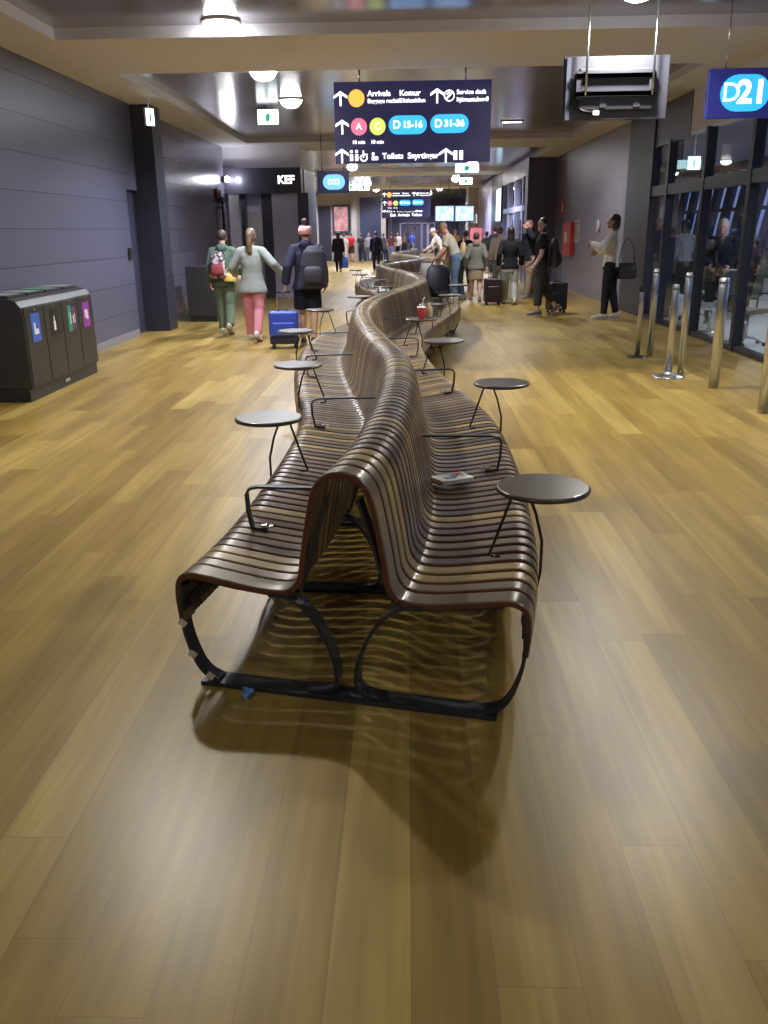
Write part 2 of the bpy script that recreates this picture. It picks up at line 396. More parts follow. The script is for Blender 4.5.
# far left frontal wall
struct('wall_left_far_side', MB().box((-6.2, 24.6, 0), (-6, 48, ZS)), m_wall)
struct('wall_far_left', MB().box((-6.2, 48, 0), (-1.1, 48.3, ZC)), m_beige)
def fbox(x0, x1, z0, z1, y, th, name, mm): return struct(name, MB().box((x0, y-th, z0), (x1, y, z1)), mm)
def pxx(px, y): return ony(px, 225, y).x
def pz(py, y, px=400): return ony(px, py, y).z
fbox(pxx(313, 48), pxx(318.5, 48), 0, 3.3, 48, .5, 'wall_far_left_post', m_white)
fbox(pxx(319, 48), pxx(331, 48), 0, pz(205, 48), 48, .05, 'door_2', m_dark)
fbox(pxx(360, 48), pxx(381, 48), 0, pz(197, 48), 48, .05, 'door_3', mat('navy_shutter', (.05, .06, .12), .4, .2))
fbox(pxx(352, 48), pxx(357, 48), 0, pz(200, 48), 48, .25, 'wall_far_left_pillar', m_beige)
fbox(pxx(381.5, 48), pxx(386, 48), 0, ZC, 48, .4, 'wall_far_left_corner', m_beige)
struct('wall_far_return', MB().box((-1.25, 48, 0), (-1.1, 62, ZC)), m_dark)
struct('wall_end', MB().box((-6, 62, 0), (8, 62.2, ZC)), mat('violet_end_wall', (.08, .07, .13), .5))
k = 50
for px in (404, 411.5, 418.5, 425, 431):
    b = MB(); x = pxx(px, 61.9); w = .3
    b.box((x-w, 61.85, 0), (x-w+.1, 61.98, pz(224, 62))); b.box((x+w-.1, 61.85, 0), (x+w, 61.98, pz(224, 62))); b.box((x-w, 61.85, pz(224, 62)), (x+w, 61.98, pz(223, 62)))
    struct('door_%d' % k, b, m_blue); k += 1
# the gate lounge beyond the glass
struct('floor_lounge', MB().box((4.27, -7, -.1), (12, 46, 0)), mat('lounge_floor', (.5, .49, .48), .35))
struct('ceiling_lounge', MB().box((4.4, -7, ZC), (12, 46, ZC+.1)), mat('lounge_ceiling', (.3, .3, .36), .5))
struct('wall_lounge_end', MB().box((3.6, 46, 0), (12, 46.2, ZC)), mat('lounge_wall', (.34, .35, .44), .5))
b = MB(); b.box((11, -7, 0), (11.15, 46, .9)); b.box((11, -7, 3.3), (11.15, 46, ZC)); struct('wall_lounge_window', b, m_mull)
m_rib = mat('dusk_blue_rib', (.05, .06, .10), .4)
for i in range(25):
    y = 12+i*1.3
    b = MB(); b.box((10.95, y-.26, .7), (11.12, y+.26, 3.6), rot=(.42, 0, 0)); struct('trim_%d' % (60+i), b, m_rib)
struct('trim_90', MB().box((10.9, -7, 2.0), (11.1, 46, 2.12)), m_rib)
struct('window_60', MB().box((11.2, -7, .8), (11.21, 46, 3.5)), m_glass)

w = bpy.data.worlds.new('dusk'); S.world = w; w.use_nodes = True
wn = w.node_tree.nodes; wl = w.node_tree.links
bg = wn['Background']; sky = wn.new('ShaderNodeTexSky'); sky.sky_type = 'NISHITA'; sky.sun_disc = False; sky.sun_elevation = math.radians(2); sky.sun_rotation = 1.0
mixc = wn.new('ShaderNodeMix'); mixc.data_type = 'RGBA'; mixc.inputs[0].default_value = .97; mixc.inputs[7].default_value = (.13, .24, .55, 1)
wl.new(sky.outputs[0], mixc.inputs[6]); wl.new(mixc.outputs[2], bg.inputs['Color']); bg.inputs['Strength'].default_value = 1.3

# ------------------------------------------------------------------ lamps
def light(x, y, z, e, col=(1, .95, .86), r=.07, spot=155, blend=.6):
    l = bpy.data.lights.new('downlight_bulb', 'SPOT'); l.energy = e; l.color = col; l.shadow_soft_size = r; l.spot_size = math.radians(spot); l.spot_blend = blend
    o = bpy.data.objects.new('downlight_bulb', l); COL.objects.link(o); o.location = (x, y, z); return o
def make_lamp(x, y, r, z):
    t = empty('downlight', (x, y, z))
    MB().lathe([(r*1.18, 0), (r*1.18, -.02), (r*1.02, -.03), (r*1.0, -.01), (r*1.0, 0)], seg=32).build('trim_ring', m_white, t)
    MB().lathe([(r, -.004), (r*.98, -.035), (r*.88, -.075), (r*.66, -.11), (r*.35, -.13), (.01, -.135)], seg=32).build('lens', m_lamp, t)  # lens widened and bulged into a dome to imitate the lamp's bloom
    return t
WARM = (1, .95, .87); COOL = (.86, .88, 1)
rows = [(-1.86, 9.55, 1, 'left row of ceiling downlights, nearest one in view'), (-1.88, 12.3, .9, 'left row of ceiling downlights, second one in view'),
        (-1.86, 14.9, .8, 'left row of ceiling downlights, third one beside a white exit sign'), (-1.75, 25.3, .9, 'left row downlight seen between pale oval sign and large wayfinding sign'),
        (-1.82, 30, .9, 'left row downlight hanging over far walkers, second beyond oval sign'), (-1.9, 36, .9, 'small far left row downlight before the second wayfinding sign'),
        (2.02, 8.55, 1, 'right ceiling downlight above the back of the hanging monitor')]
proto = None
for x, y, s, lab in rows:
    zc = ZS if 9.72 < y < 11.75 else ZC
    t = make_lamp(x, y, .17, zc) if proto is None else copy_tree(proto)
    proto = proto or t
    t.location = (x, y, zc); tag(t, 'round white '+lab if len(lab.split()) < 13 else lab, 'ceiling light', 'ceiling downlights')
    light(x, y, zc-.17, 270 if y < 12 else 540, WARM if y < 12 else COOL)
# lamps above and behind the camera (out of frame) further bulbs of the rows, and lamps added to brighten the far end
for x, y, e in ((-1.86, 5.7, 280), (2.15, 6.3, 225), (-1.86, -.4, 35), (2.02, .2, 45), (-1.86, -3.8, 40), (2.02, -3.8, 40),
                (2.0, 28.6, 300), (2, 38, 300), (-1.8, 40.5, 400), (-3.8, 45.8, 200), (-1.6, 46.2, 130), (1.6, 46, 220), (1.2, 52, 260), (.5, 59, 330), (-4.5, 36, 300)):
    zc = ZC
    t = copy_tree(proto); t.location = (x, y, zc)
    light(x, y, zc-.17, e*(1.1 if y < 10 else 2.3), WARM if y < 10 else COOL)
    if y > 11: tag(t, 'round white ceiling downlight in the dark ceiling of the concourse', 'ceiling light', 'ceiling downlights')
    else: tag(t, 'round white ceiling downlight over the near end of the bench', 'ceiling light', 'ceiling downlights')

slot = empty('recessed_slot_light', (0, 0, 0)); q = onz(512, 121, ZC); slot.location = (q.x, q.y, ZC)
MB().box((-.22, -.09, -.02), (.22, .09, 0)).build('trim_frame', m_dark, slot)
MB().box((-.18, -.05, -.026), (.18, .05, -.019)).build('lens', mat_emit('slot_lens', (1, .9, .75), 9), slot)
tag(slot, 'small rectangular recessed light in the dark ceiling right of the wayfinding sign', 'ceiling light')
light(q.x, q.y, ZC-.06, 430, WARM)
# lounge lamps
for i, (px, py, xx) in enumerate(((724, 132, 7.0), (687, 146, 7.0), (720, 173, 9.6), (676, 156, 8.2))):
    p = onx(px, py, xx); sc = (ZC-1.55)/(p.z-1.55); p = CAM+(p-CAM)*sc
    if p.x < 11 and p.y < 21:
        t = copy_tree(proto); t.location = (p.x, p.y, ZC); tag(t, ['round white lounge downlight behind the glass wall, nearest', 'round white lounge downlight behind the glass by the dark pillar', 'pale lounge downlight deep behind the glass wall', 'small lounge downlight far behind the glass wall'][i], 'ceiling light', 'lounge downlights')
for x, y in ((6.5, 8), (6.5, 13), (7.5, 19), (8, 27)): light(x, y, ZC-.17, 300, (.85, .9, 1))
light(5.2, 30, ZC-.17, 120, (.9, .93, 1)); light(-3.5, 23, 2.9, 60, (1, .9, .8)); light(-5, 30, ZC-.17, 100, COOL)

# ------------------------------------------------------------------ the serpentine bench
BY = [2.0, 2.6, 3.05, 3.5, 4, 4.7, 5.3, 6.0, 7.1, 8.4, 9.6, 10.9, 12.2, 13.4, 14.4, 15.4, 17, 18.2, 19.4, 20.6, 21.6, 22.8, 24.4, 26, 27.5, 29, 30.5, 32, 34, 36, 38, 40]
BX = [-.385, -.218, -.137, -.098, -.072, -.058, -.08, -.175, -.335, -.455, -.44, -.25, 0, .18, .21, .13, -.12, -.4, -.56, -.58, -.42, 0, .33, .33, .08, -.3, -.5, -.38, .0, .33, .2, -.2]
bx = spline(BY, BX)
def bframe(y):
    d = .02; t = V((bx(y+d)-bx(y-d), 2*d, 0)).normalized()
    return V((bx(y), y, 0)), t, V((t.y, -t.x, 0))       # origin, along, right
HALF = [(0, .825), (.047, .816), (.083, .788), (.106, .745), (.122, .68), (.137, .6), (.151, .52), (.160, .46), (.174, .425), (.198, .402), (.235, .394), (.30, .396), (.37, .405),
        (.455, .418), (.52, .428), (.56, .430), (.592, .420), (.613, .398), (.622, .365), (.623, .32), (.619, .27), (.615, .235)]
_k = list(range(len(HALF))); _fs = spline(_k, [p[0] for p in HALF]); _fz = spline(_k, [p[1] for p in HALF])
HALF = [(_fs(i/2), _fz(i/2)) for i in range(2*len(HALF)-1)]
SPLIT = 18
def thick(prof, th):
    out = []
    for i, p in enumerate(prof):
        a = V(prof[max(0, i-1)]); c = V(prof[min(len(prof)-1, i+1)]); t = (c-a).normalized()
        out.append((p[0]-t.y*-th*-1 if False else p[0]+t.y*th, p[1]-t.x*th))
    return out
RIGHT = HALF[SPLIT:]
LEFT = [(-s, z) for s, z in reversed(RIGHT)]
BACK = [(-s, z) for s, z in reversed(HALF[:SPLIT+1])][:-1]+HALF[:SPLIT+1]
bench = thing('slatted_bench', 'long winding double sided bench of dark stained wooden slats on charcoal steel legs', 'bench', (bx(2.6), 2.6, 0))
OB = V(bench.location)
m_slat = mat_slat(); m_edge = mat('red_brown_slat_edge', (.115, .035, .025), .4, coat=.2)
ss = []; y = 2.635; acc = 0
while y < 38:
    ss.append(y); o, t, nrm = bframe(y); y += (.087 if len(ss) == 1 else .077)*t.y
tone = []; last = 0
for i in range(len(ss)):
    v = random.choice([.05, .1, .2, .25, .4, .45, .45, .55, .7, .82, .82, .82, .95, .95])
    if v == last: v = (v+.3) % 1
    tone.append(v); last = v
tone[0] = .55; tone[1] = .4; tone[2] = .82
def slats(name, prof, idx, W):
    bm = bmesh.new(); lay = bm.faces.layers.float.new('stain')
    for i in idx:
        o, t, nrm = bframe(ss[i]); o = o-OB; wd = W if i else .082; inn = thick(prof, .0125 if i else .021)
        rows = []
        for (s0, z0), (s1, z1) in zip(prof, inn):
            a = o+nrm*s0+V((0, 0, z0)); c = o+nrm*s1+V((0, 0, z1))
            # small rounding along the front and rear arris
            up_ = (a-c).normalized()
            rows.append([bm.verts.new(q) for q in (c-t*wd/2, a-t*wd/2-up_*.004, a-t*(wd/2-.004), a+t*(wd/2-.004), a+t*wd/2-up_*.004, c+t*wd/2)])
        for r0, r1 in zip(rows, rows[1:]):
            for k in range(6):
                f = bm.faces.new((r0[k], r0[(k+1) % 6], r1[(k+1) % 6], r1[k])); f[lay] = tone[i]
                f.material_index = 1 if k in (0, 4) else 0; f.smooth = True
        for r in (rows[0], rows[-1]):
            f = bm.faces.new(r if r is rows[-1] else list(reversed(r))); f[lay] = tone[i]; f.material_index = 1
    bmesh.ops.recalc_face_normals(bm, faces=bm.faces)
    me = bpy.data.meshes.new(name); bm.to_mesh(me); bm.free(); me.materials.append(m_slat); me.materials.append(m_edge)
    me.set_sharp_from_angle(angle=math.radians(40))
    ob = bpy.data.objects.new(name, me); COL.objects.link(ob); ob.parent = bench; return ob
allidx = range(len(ss))
slats('seat', LEFT, allidx, .058); slats('seat', RIGHT, allidx, .058); slats('backrest', BACK, allidx, .058)
# steel frames
def bp(y, s, z):
    o, t, nrm = bframe(y); return o+nrm*s+V((0, 0, z))-OB
def arc(pts, n=6):
    xs = list(range(len(pts))); fx = spline(xs, [p[0] for p in pts]); fz = spline(xs, [p[1] for p in pts])
    return [(fx(i/n), fz(i/n)) for i in range((len(pts)-1)*n+1)]
fy = 2.62
frames = []
while fy < 15:
    o, t, nrm = bframe(fy); b = MB()
    b.ribbon([bp(fy, -.545, .008), bp(fy, 0, .008), bp(fy, .52, .008)], t, .085, .016)
    for sg in (-1, 1):
        b.ribbon([bp(fy, sg*s, z) for s, z in arc([(.48, .018), (.54, .05), (.58, .13), (.601, .22), (.603, .31), (.592, .375)])], t, .06, .012)
        b.ribbon([bp(fy, sg*s, z) for s, z in arc([(.14, .02), (.055, .035), (.035, .1), (.06, .2), (.115, .30), (.19, .365), (.27, .373)])], t, .06, .012)
        b.ribbon([bp(fy, sg*s, z) for s, z in arc([(.16, .40), (.125, .5), (.09, .62), (.055, .73)])], t, .05, .01)
        b.ribbon([bp(fy, sg*s, z) for s, z in ((.16, .385), (.25, .371), (.40, .385), (.53, .405))], t, .04, .01)
    f = b.build('support_frame', m_frame, bench); frames.append((fy, f)); fy += .93
# longitudinal floor-side bars under each seat edge
for sg in (-1, 1):
    b = MB(); b.ribbon([bp(2.64+.2*i, sg*.592, .30) for i in range(62)], (0, 0, 1), .04, .008); b.build('edge_rail', m_frame, bench)
# label scraps on the front frame
m_scrap = mat('paper_scrap', (.62, .56, .42), .7)
for s, z in ((-.601, .235), (-.572, .115), (-.51, .035)):
    b = MB(); p = bp(2.585, s, z); b.box(p-V((.014, .001, .012)), p+V((.014, .001, .012)), rot=(0, .7, 0))
    b.build('sticker', m_scrap, frames[0][1])
# armrests
def armrest(y, sg):
    o, t, nrm = bframe(y)
    b = MB(); pts = [(.50, .428), (.515, .50), (.518, .57), (.505, .592), (.47, .60), (.35, .60), (.22, .60), (.125, .60)]
    b.ribbon([bp(y, sg*s, z) for s, z in pts], t, .032, .009)
    b.ribbon([bp(y, sg*s, z) for s, z in ((.50, .433), (.44, .424))], t, .032, .008)
    b.build('armrest', m_frame, bench)
    c = MB(); p = bp(y, sg*.455, .436); q = bp(y, sg*.425, .434)
    c.box(p-V((.012, .012, .003)), p+V((.012, .012, .006))); c.box(q-V((.008, .01, .003)), q+V((.008, .01, .006)))
    c.build('armrest_clip', m_steel, bench)
for y in (3.14, 5.05, 6.95, 8.5, 10.8, 12.8, 14.8, 16.8, 18.8): armrest(y, -1)
for y in (4.05, 6.05, 7.95, 9.85, 11.9, 14, 16, 18): armrest(y, 1)
# attached round tables
m_ttop = mat('dark_table_laminate', (.06, .05, .046), .30, coat=.5, var=.08, scale=3)
m_wire = mat('table_rod', (.06, .055, .05), .35, .7)
def side_table(y, sg):
    o, t, nrm = bframe(y); e = empty('side_table', bp(y, sg*((.625 if y < 3.5 else .60) if sg > 0 else .605), 0), math.atan2(nrm.y*sg, nrm.x*sg), bench)
    r = .163
    MB().lathe([(r-.012, .684), (r-.003, .687), (r, .694), (r-.002, .701), (r-.008, .704)], seg=40).build('tabletop', m_ttop, e)
    b = MB(); b.box((-.11, -.018, .668), (-.01, .018, .686)); b.build('bracket', m_wire, e)
    b = MB(); b.tube([(-.10, .0, .678), (-.125, 0, .60), (-.165, 0, .48), (-.18, 0, .44), (-.172, 0, .434), (-.14, 0, .434)], .0055); b.build('leg', m_wire, e)
    b = MB(); b.tube([(-.05, 0, .678), (-.02, 0, .60), (.005, 0, .50), (.004, 0, .38), (-.012, 0, .29), (-.03, 0, .28)], .0055); b.build('leg', m_wire, e)
for y in (4.0, 5.82, 7.84, 9.87, 11.8, 13.9, 16.0, 18.2, 20.2): side_table(y, -1)
for y in (2.93, 4.93, 6.89, 8.75, 10.6, 12.1, 14.2, 16.3, 18.4): side_table(y, 1)
# things on and by the bench
def seat_z(s): 
    s = abs(s)
    for (a, z0), (c, z1) in zip(HALF, HALF[1:]):
        if a <= s <= c and s > .2: return z0+(z1-z0)*(s-a)/(c-a)
    return .41
p = onz(452, 480, .425)
bk = thing('booklet', 'small white booklet with blue and red cover lying on the right seat', 'booklet', (p.x, p.y, .4215), .52)
MB().box((-.085, -.055, 0), (.085, .055, .018)).build('pages', mat('white_pages', (.72, .70, .64), .6), bk, bevel=.002)
b = MB(); b.box((-.086, -.056, .0181), (.086, .056, .020)); b.build('cover', m_white, bk)
b = MB(); b.poly([(-.06, -.03, .0205), (.0, -.035, .0205), (.055, .02, .0205), (.03, .035, .0205), (-.02, .0, .0205), (-.05, .01, .0205)], (0, 0, .0005)); b.build('cover_picture', mat('blue_grey_print', (.16, .2, .3), .5), bk)
b = MB(); b.box((.03, .025, .0201), (.075, .05, .0211)); b.build('cover_print', mat('red_print', (.6, .12, .1), .5), bk)
b = MB(); b.box((-.085, -.055, .0201), (-.05, .0, .0211)); b.build('cover_flap', m_white, bk)
p = onz(248, 698, 0)
bl = MB()
for i in range(9):
    a = i*.7; q = V((random.uniform(-.016, .016), random.uniform(-.02, .02), .008+random.uniform(0, .01)))
    bl.box(q-V((.014, .010, .0012)), q+V((.014, .010, .0012)), rot=(random.uniform(-.8, .8), random.uniform(-.8, .8), a))
tag(bl.build('paper_wrapper', mat('blue_paper', (.12, .25, .6), .5), loc=(p.x, p.y, .006), remesh=.004), 'crumpled blue paper wrapper on the floor at the bench foot', 'wrapper')
# drinks cup on the fourth right table
o, t, nrm = bframe(8.75); c = o+nrm*.60
cup = thing('paper_cup', 'red and white paper drink cup with straw on a right bench table', 'cup', (c.x, c.y, .704))
MB().lathe([(.030, 0), (.032, .002), (.043, .10), (.043, .103), (.02, .103)]).build('cup_body', mat('red_cup', (.5, .05, .06), .5), cup)
MB().lathe([(.045, .103), (.046, .108), (.043, .116), (.01, .118)]).build('lid', m_white, cup)
MB().tube([(.005, 0, .11), (.02, .0, .19), (.032, 0, .205)], .004).build('straw', m_white, cup)
MB().lathe([(.0345, .03), (.0395, .07), (.0375, .07), (.0325, .03)]).build('printed_band', m_white, cup)
c2 = o+nrm*.68
bt = MB().lathe([(.03, 0), (.033, .01), (.033, .09), (.02, .115), (.013, .125), (.013, .15), (.004, .15)])
tag(bt.build('drink_bottle', mat('clear_amber', (.35, .26, .15), .2), loc=(c2.x, c2.y+.05, .704)), 'small amber drink bottle beside the red cup on the bench table', 'bottle')
# dark bag on the left seat behind the second bend
o, t, nrm = bframe(22.3); c = o-nrm*.36
bg_ = MB(); bg_.loft([((0, 0, 0), .13, .10), ((0, 0, .05), .15, .11), ((0, 0, .25), .13, .10), ((0, 0, .36), .09, .07), ((0, 0, .40), .03, .03)], 16)
tag(bg_.build('rucksack', m_black, loc=(c.x, c.y, .437)), 'black rucksack left on the bench seat at the far bend', 'rucksack')
o, t, nrm = bframe(17.0); c = o-nrm*.42
for i, (dx, dy, rz) in enumerate(((0, 0, .3), (.05, .5, -.4))):
    b = MB(); b.box((-.15, -.1, 0), (.15, .1, .012)); b.box((-.14, -.09, .012), (.13, .1, .02), rot=(0, 0, .15))
    tag(b.build('newspaper', m_white, loc=(c.x+dx, c.y+dy, .436), rz=rz), ['white folded newspaper on the left seat in the far bend, nearer one', 'white folded newspaper on the left seat in the far bend, further one'][i], 'newspaper')

# ------------------------------------------------------------------ signs and screens
m_panel = mat('sign_navy', (.016, .016, .04), .3, coat=.3, emit=(.02, .02, .07), es=.8)
m_cyan = mat_emit('sign_cyan', (.04, .42, 1), 1.5); m_orange = mat_emit('sign_orange', (1, .36, .06), 1.9); m_pink = mat_emit('sign_rose', (1, .16, .26), 1.5)
m_lime = mat_emit('sign_lime', (.62, .85, .12), 1.4); m_pale = mat_emit('sign_pale', (.22, .60, 1), 1.3)
def disc(name, mm, par, x, z, r, y): return MB().loft([((x, y-.004, z), r, r), ((x, y, z), r, r)], 28, V((1, 0, 0))).build(name, mm, par)
def pill(name, mm, par, x, z, hw, hh, y):
    pts = [(x+(hw-hh)*sx+hh*math.cos(a), y, z+hh*math.sin(a)) for sx, a0 in ((1, -PI/2), (-1, PI/2)) for a in [a0+PI*i/10 for i in range(11)]]
    return MB().poly(pts, (0, -.004, 0)).build(name, mm, par)
def arrow(par, x, z, h, y):
    b = MB(); w = h*.5; t = h*.13
    b.poly([(x-t/2, y, z-h/2), (x+t/2, y, z-h/2), (x+t/2, y, z+h*.36), (x-t/2, y, z+h*.36)], (0, -.004, 0))
    for sg in (-1, 1):
        b.poly([(x, y-.001, z+h/2), (x, y-.001, z+h/2-t*1.5), (x+sg*w, y-.001, z-.0), (x+sg*w, y-.001, z+t*1.4)], (0, -.004, 0))
    return b.build('arrow', m_txt, par)
def way_sign(par, sc=1.0):
    """content of the large sign; origin at its centre, 2.08 m wide"""
    k = 2.08/163*sc
    X = lambda px: (px-412.5)*k
    Zz = lambda py: (122.5-py)*k
    y = -.035
    MB().box((-1.04*sc, -.03, -.50*sc), (1.04*sc, .06, .50*sc)).build('panel', m_panel, par, bevel=.004)
    for sx in (-.7, .7): MB().tube([(sx*sc, .02, .5*sc), (sx*sc, .02, ZC-par.location.z)], .012).build('hanger_rod', m_steel, par)
    for px, py in ((338, 99), (339, 126), (338, 154), (438, 98), (447.5, 155)): arrow(par, X(px), Zz(py), 14*k, y)
    disc('arrivals_roundel', m_orange, par, X(354.5), Zz(99), 8.3*k, y)
    disc('gate_roundel', m_pink, par, X(356.5), Zz(126), 8.3*k, y); disc('gate_roundel', m_lime, par, X(376), Zz(126), 8.3*k, y)
    pill('gate_pill', m_cyan, par, X(407.5), Zz(125), 20*k, 9*k, y); pill('gate_pill', m_cyan, par, X(451), Zz(124.5), 20*k, 9*k, y)
    T = lambda body, px, py, s, m=m_txt, al='LEFT', bold=0: text('lettering', body, s*k, m, par, (X(px), y-.006, Zz(py)), align=al, bold=bold*k)
    T('Arrivals', 366, 95, 7.6, bold=.12); T('Baggage reclaim', 366, 102, 5.6, bold=.12)
    T('Komur', 399, 95, 7.6, bold=.12); T('Töskuskilun', 399, 102, 5.6, bold=.12)
    T('Service desk', 458, 95, 6, bold=.1); T('Þjónustuborð', 458, 102, 6, bold=.1)
    T('D', 396, 125, 11, m_txt, 'CENTER', .2); T('15-16', 402, 125, 9, m_txt, 'LEFT', .25); T('D', 439.5, 124.5, 11, m_txt, 'CENTER', .2); T('31-36', 445.5, 124.5, 9, m_txt, 'LEFT', .25)
    T('A', 356.5, 126, 9, m_txt, 'CENTER'); T('C', 376, 126, 9, m_txt, 'CENTER')
    T('10 min', 349, 141, 5, bold=.1); T('10 min', 368.5, 141, 5, bold=.1)
    T('Toilets  Snyrtingar', 380.5, 155, 8, bold=.15)
    # pictograms
    for px in (348, 353.5):
        b = MB(); b.box((X(px-1.6), y-.004, Zz(159)), (X(px+1.6), y, Zz(152.5))); b.loft([((X(px), y-.004, Zz(149.8)), 1.5*k, 1.5*k), ((X(px), y, Zz(149.8)), 1.5*k, 1.5*k)], 12); b.build('toilet_pictogram', m_txt, par)
    b = MB(); b.tube([(X(361+3.5*math.cos(a)), y, Zz(156+3.2*math.sin(a))) for a in [i*.35-.5 for i in range(14)]], .7*k, 6); b.box((X(360), y-.004, Zz(156)), (X(361.3), y, Zz(149))); b.box((X(360.5), y-.004, Zz(153.5)), (X(365), y, Zz(152.3))); b.build('wheelchair_pictogram', m_txt, par)
    b = MB(); b.loft([((X(371), y-.004, Zz(152.5)), 1.6*k, 1.6*k), ((X(371), y, Zz(152.5)), 1.6*k, 1.6*k)], 12); b.box((X(369.5), y-.004, Zz(158.5)), (X(376), y, Zz(155))); b.build('baby_pictogram', m_txt, par)
    for px in (457.5, 463.5):
        b = MB(); b.box((X(px-1.9), y-.004, Zz(159.5)), (X(px+1.9), y, Zz(150.5))); b.build('lift_pictogram', m_txt, par)
    b = MB(); b.tube([(X(450.5+5*math.cos(a)), y, Zz(98+5*math.sin(a))) for a in [i*PI/12 for i in range(25)]], .55*k, 6); b.tube([(X(447.5), y, Zz(101)), (X(453.5), y, Zz(95))], .9*k, 6); b.tube([(X(448), y, Zz(97)), (X(451), y, Zz(94))], .6*k, 6); b.build('plane_pictogram', m_txt, par)
p = ony(412.5, 122.5, 12.4)
sg1 = thing('wayfinding_sign', 'large dark hanging sign with arrows, coloured circles and blue gate numbers 15-16', 'sign', p)
way_sign(sg1)
p2 = ony(406.5, 202, 39)
sg2 = copy_tree(sg1); sg2.location = p2
tag(sg2, 'distant dark hanging sign with small lit rows above the far walkers', 'sign')
for ch in sg2.children:
    if ch.name.startswith('hanger_rod'): ch.scale = (1, 1, max(.3, (ZC-p2.z-.5)/(ZC-p.z-.5))); ch.location.z = .5-.5*ch.scale.z
p3 = ony(406, 215, 38.9)
b3 = thing('strip_sign', 'narrow dark strip with white lettering under the distant hanging sign', 'sign', p3)
MB().box((-1.05, 0, -.12), (1.05, .05, .12)).build('panel', m_panel, b3)
for sx in (-1.0, 1.0): MB().box((sx-.02, .01, .12), (sx+.02, .04, p2.z-.5-p3.z+.02)).build('bracket', m_dark, b3)
text('lettering', 'Exit  Arrivals  Toilets', .16, m_txt, b3, (0, -.006, 0), bold=.003)
# D21 gate sign
yD = 9.1
p = ony(745, 93, yD); g = thing('gate_sign', 'blue hanging gate sign with glowing D21 in a light blue oval', 'sign', p)
hw = (ony(782, 93, yD)-ony(708, 93, yD)).x/2; hh = (ony(745, 68, yD)-ony(745, 118, yD)).z/2
MB().box((-hw, 0, -hh), (hw, .07, hh)).build('panel', mat('gate_sign_blue', (.015, .018, .12), .35, emit=(.02, .025, .16), es=.45), g, bevel=.004)
kk = hw*2/74
pill('gate_pill', mat_emit('gate_oval', (.03, .36, .95), 1.5), g, 0, -.0, 25*kk, 17*kk, -.002)
text('lettering', 'D', 25*kk, mat_emit('letter_pale', (.55, .9, 1), 1.6), g, (-14*kk, -.008, 0), bold=.3*kk)
text("lettering", "21", 30*kk, m_txt, g, (7*kk, -.008, 0), bold=.9*kk)
for sx in (-.55, .6): MB().tube([(sx*hw, .035, hh), (sx*hw, .035, ZC-p.z)], .007).build('hanger_rod', m_steel, g)
MB().box((-hw-.035, .02, -.03), (-hw, .05, .02)).build('cable_gland', m_dark, g)
# back of a hanging monitor
yT = 8.9
p = ony(615.5, 88, yT); tv = thing('hanging_monitor', 'hanging flat monitor seen from behind with its mounting bracket', 'monitor', p)
hw = (ony(668, 88, yT)-ony(563, 88, yT)).x/2; hh = (ony(615, 56, yT)-ony(615, 120, yT)).z/2
m_tv = mat('monitor_back', (.045, .047, .068), .6); m_br = mat('mount_grey', (.055, .055, .075), .5, .3)
MB().box((-hw, .0, -hh), (hw, .045, hh)).build('case', m_tv, tv, bevel=.006)
MB().box((-hw+.01, .045, -hh+.01), (hw-.01, .05, hh-.01)).build('screen', m_black, tv)
b = MB(); b.box((-hw*.72, -.035, -hh*.72), (hw*.72, 0, hh*.62)); b.build('back_cover', mat('monitor_cover', (.035, .036, .054), .6), tv, bevel=.02)
for z in (.18*hh*2, -.10*hh*2):
    b = MB(); b.box((-hw*.78, -.075, z-.018), (hw*.72, -.05, z+.018)); b.box((-hw*.78, -.075, z-.018), (hw*.72, -.07, z+.028)); b.build('mount_rail', m_br, tv)
for x in (-.36*hw*2, .33*hw*2):
    b = MB(); b.box((x-.025, -.065, -hh*.35), (x+.025, -.035, hh*.5)); b.build('mount_arm', m_br, tv)
b = MB(); b.box((-hw*.95, -.02, -hh), (-hw*.87, 0, hh*.95)); b.build('side_strip', mat('blue_grey_strip', (.07, .08, .13), .5), tv)
b = MB(); b.tube([(-hw*.78, -.03, hh*.1), (-hw*.84, -.03, -hh*.5), (-hw*.6, -.03, -hh*.72), (-hw*.3, -.03, -hh*.8)], .008); b.build('cable', m_black, tv)
for x in (-.12*hw*2, .2*hw*2):
    b = MB(); b.box((x-.03, -.045, -hh*.62), (x+.03, -.035, -hh*.34)); b.build('port_cover', m_br, tv)
b = MB(); b.box((-hw*.42, -.042, -hh*.86), (-hw*.3, -.0, -hh*.72)); b.build('rating_label', m_white, tv)
for px in (584, 650): 
    x = ony(px, 90, yT).x-p.x; MB().tube([(x, -.085, -.10*hh*2-.02), (x, -.085, ZC-p.z)], .011).build('hanger_rod', m_steel, tv)
# shop name and small oval gate sign on the left
p = ony(286, 180, 21.38); kf = thing('shop_sign', 'white illuminated KEF lettering on the dark shop fascia', 'sign', (p.x, 21.395, p.z))
MB().box((-.30, -.02, -.16), (.30, 0, .16)).build('backing', m_dark, kf)
text('lettering', 'KEF', .25, m_txt, kf, (0, -.024, 0), bold=.008)
p = ony(333, 182, 20.5); ov = thing('oval_sign', 'small black hanging sign with a glowing pale blue oval left of the walkers', 'sign', p)
MB().box((-.36, 0, -.24), (.36, .06, .24)).build('panel', m_panel, ov, bevel=.004)
pill('gate_pill', m_pale, ov, .02, .0, .25, .16, -.002); text('lettering', 'D22', .16, m_txt, ov, (.02, -.008, 0))
for sx in (-.25, .25): MB().tube([(sx, .03, .24), (sx, .03, ZC-p.z)], .01).build('hanger_rod', m_steel, ov)
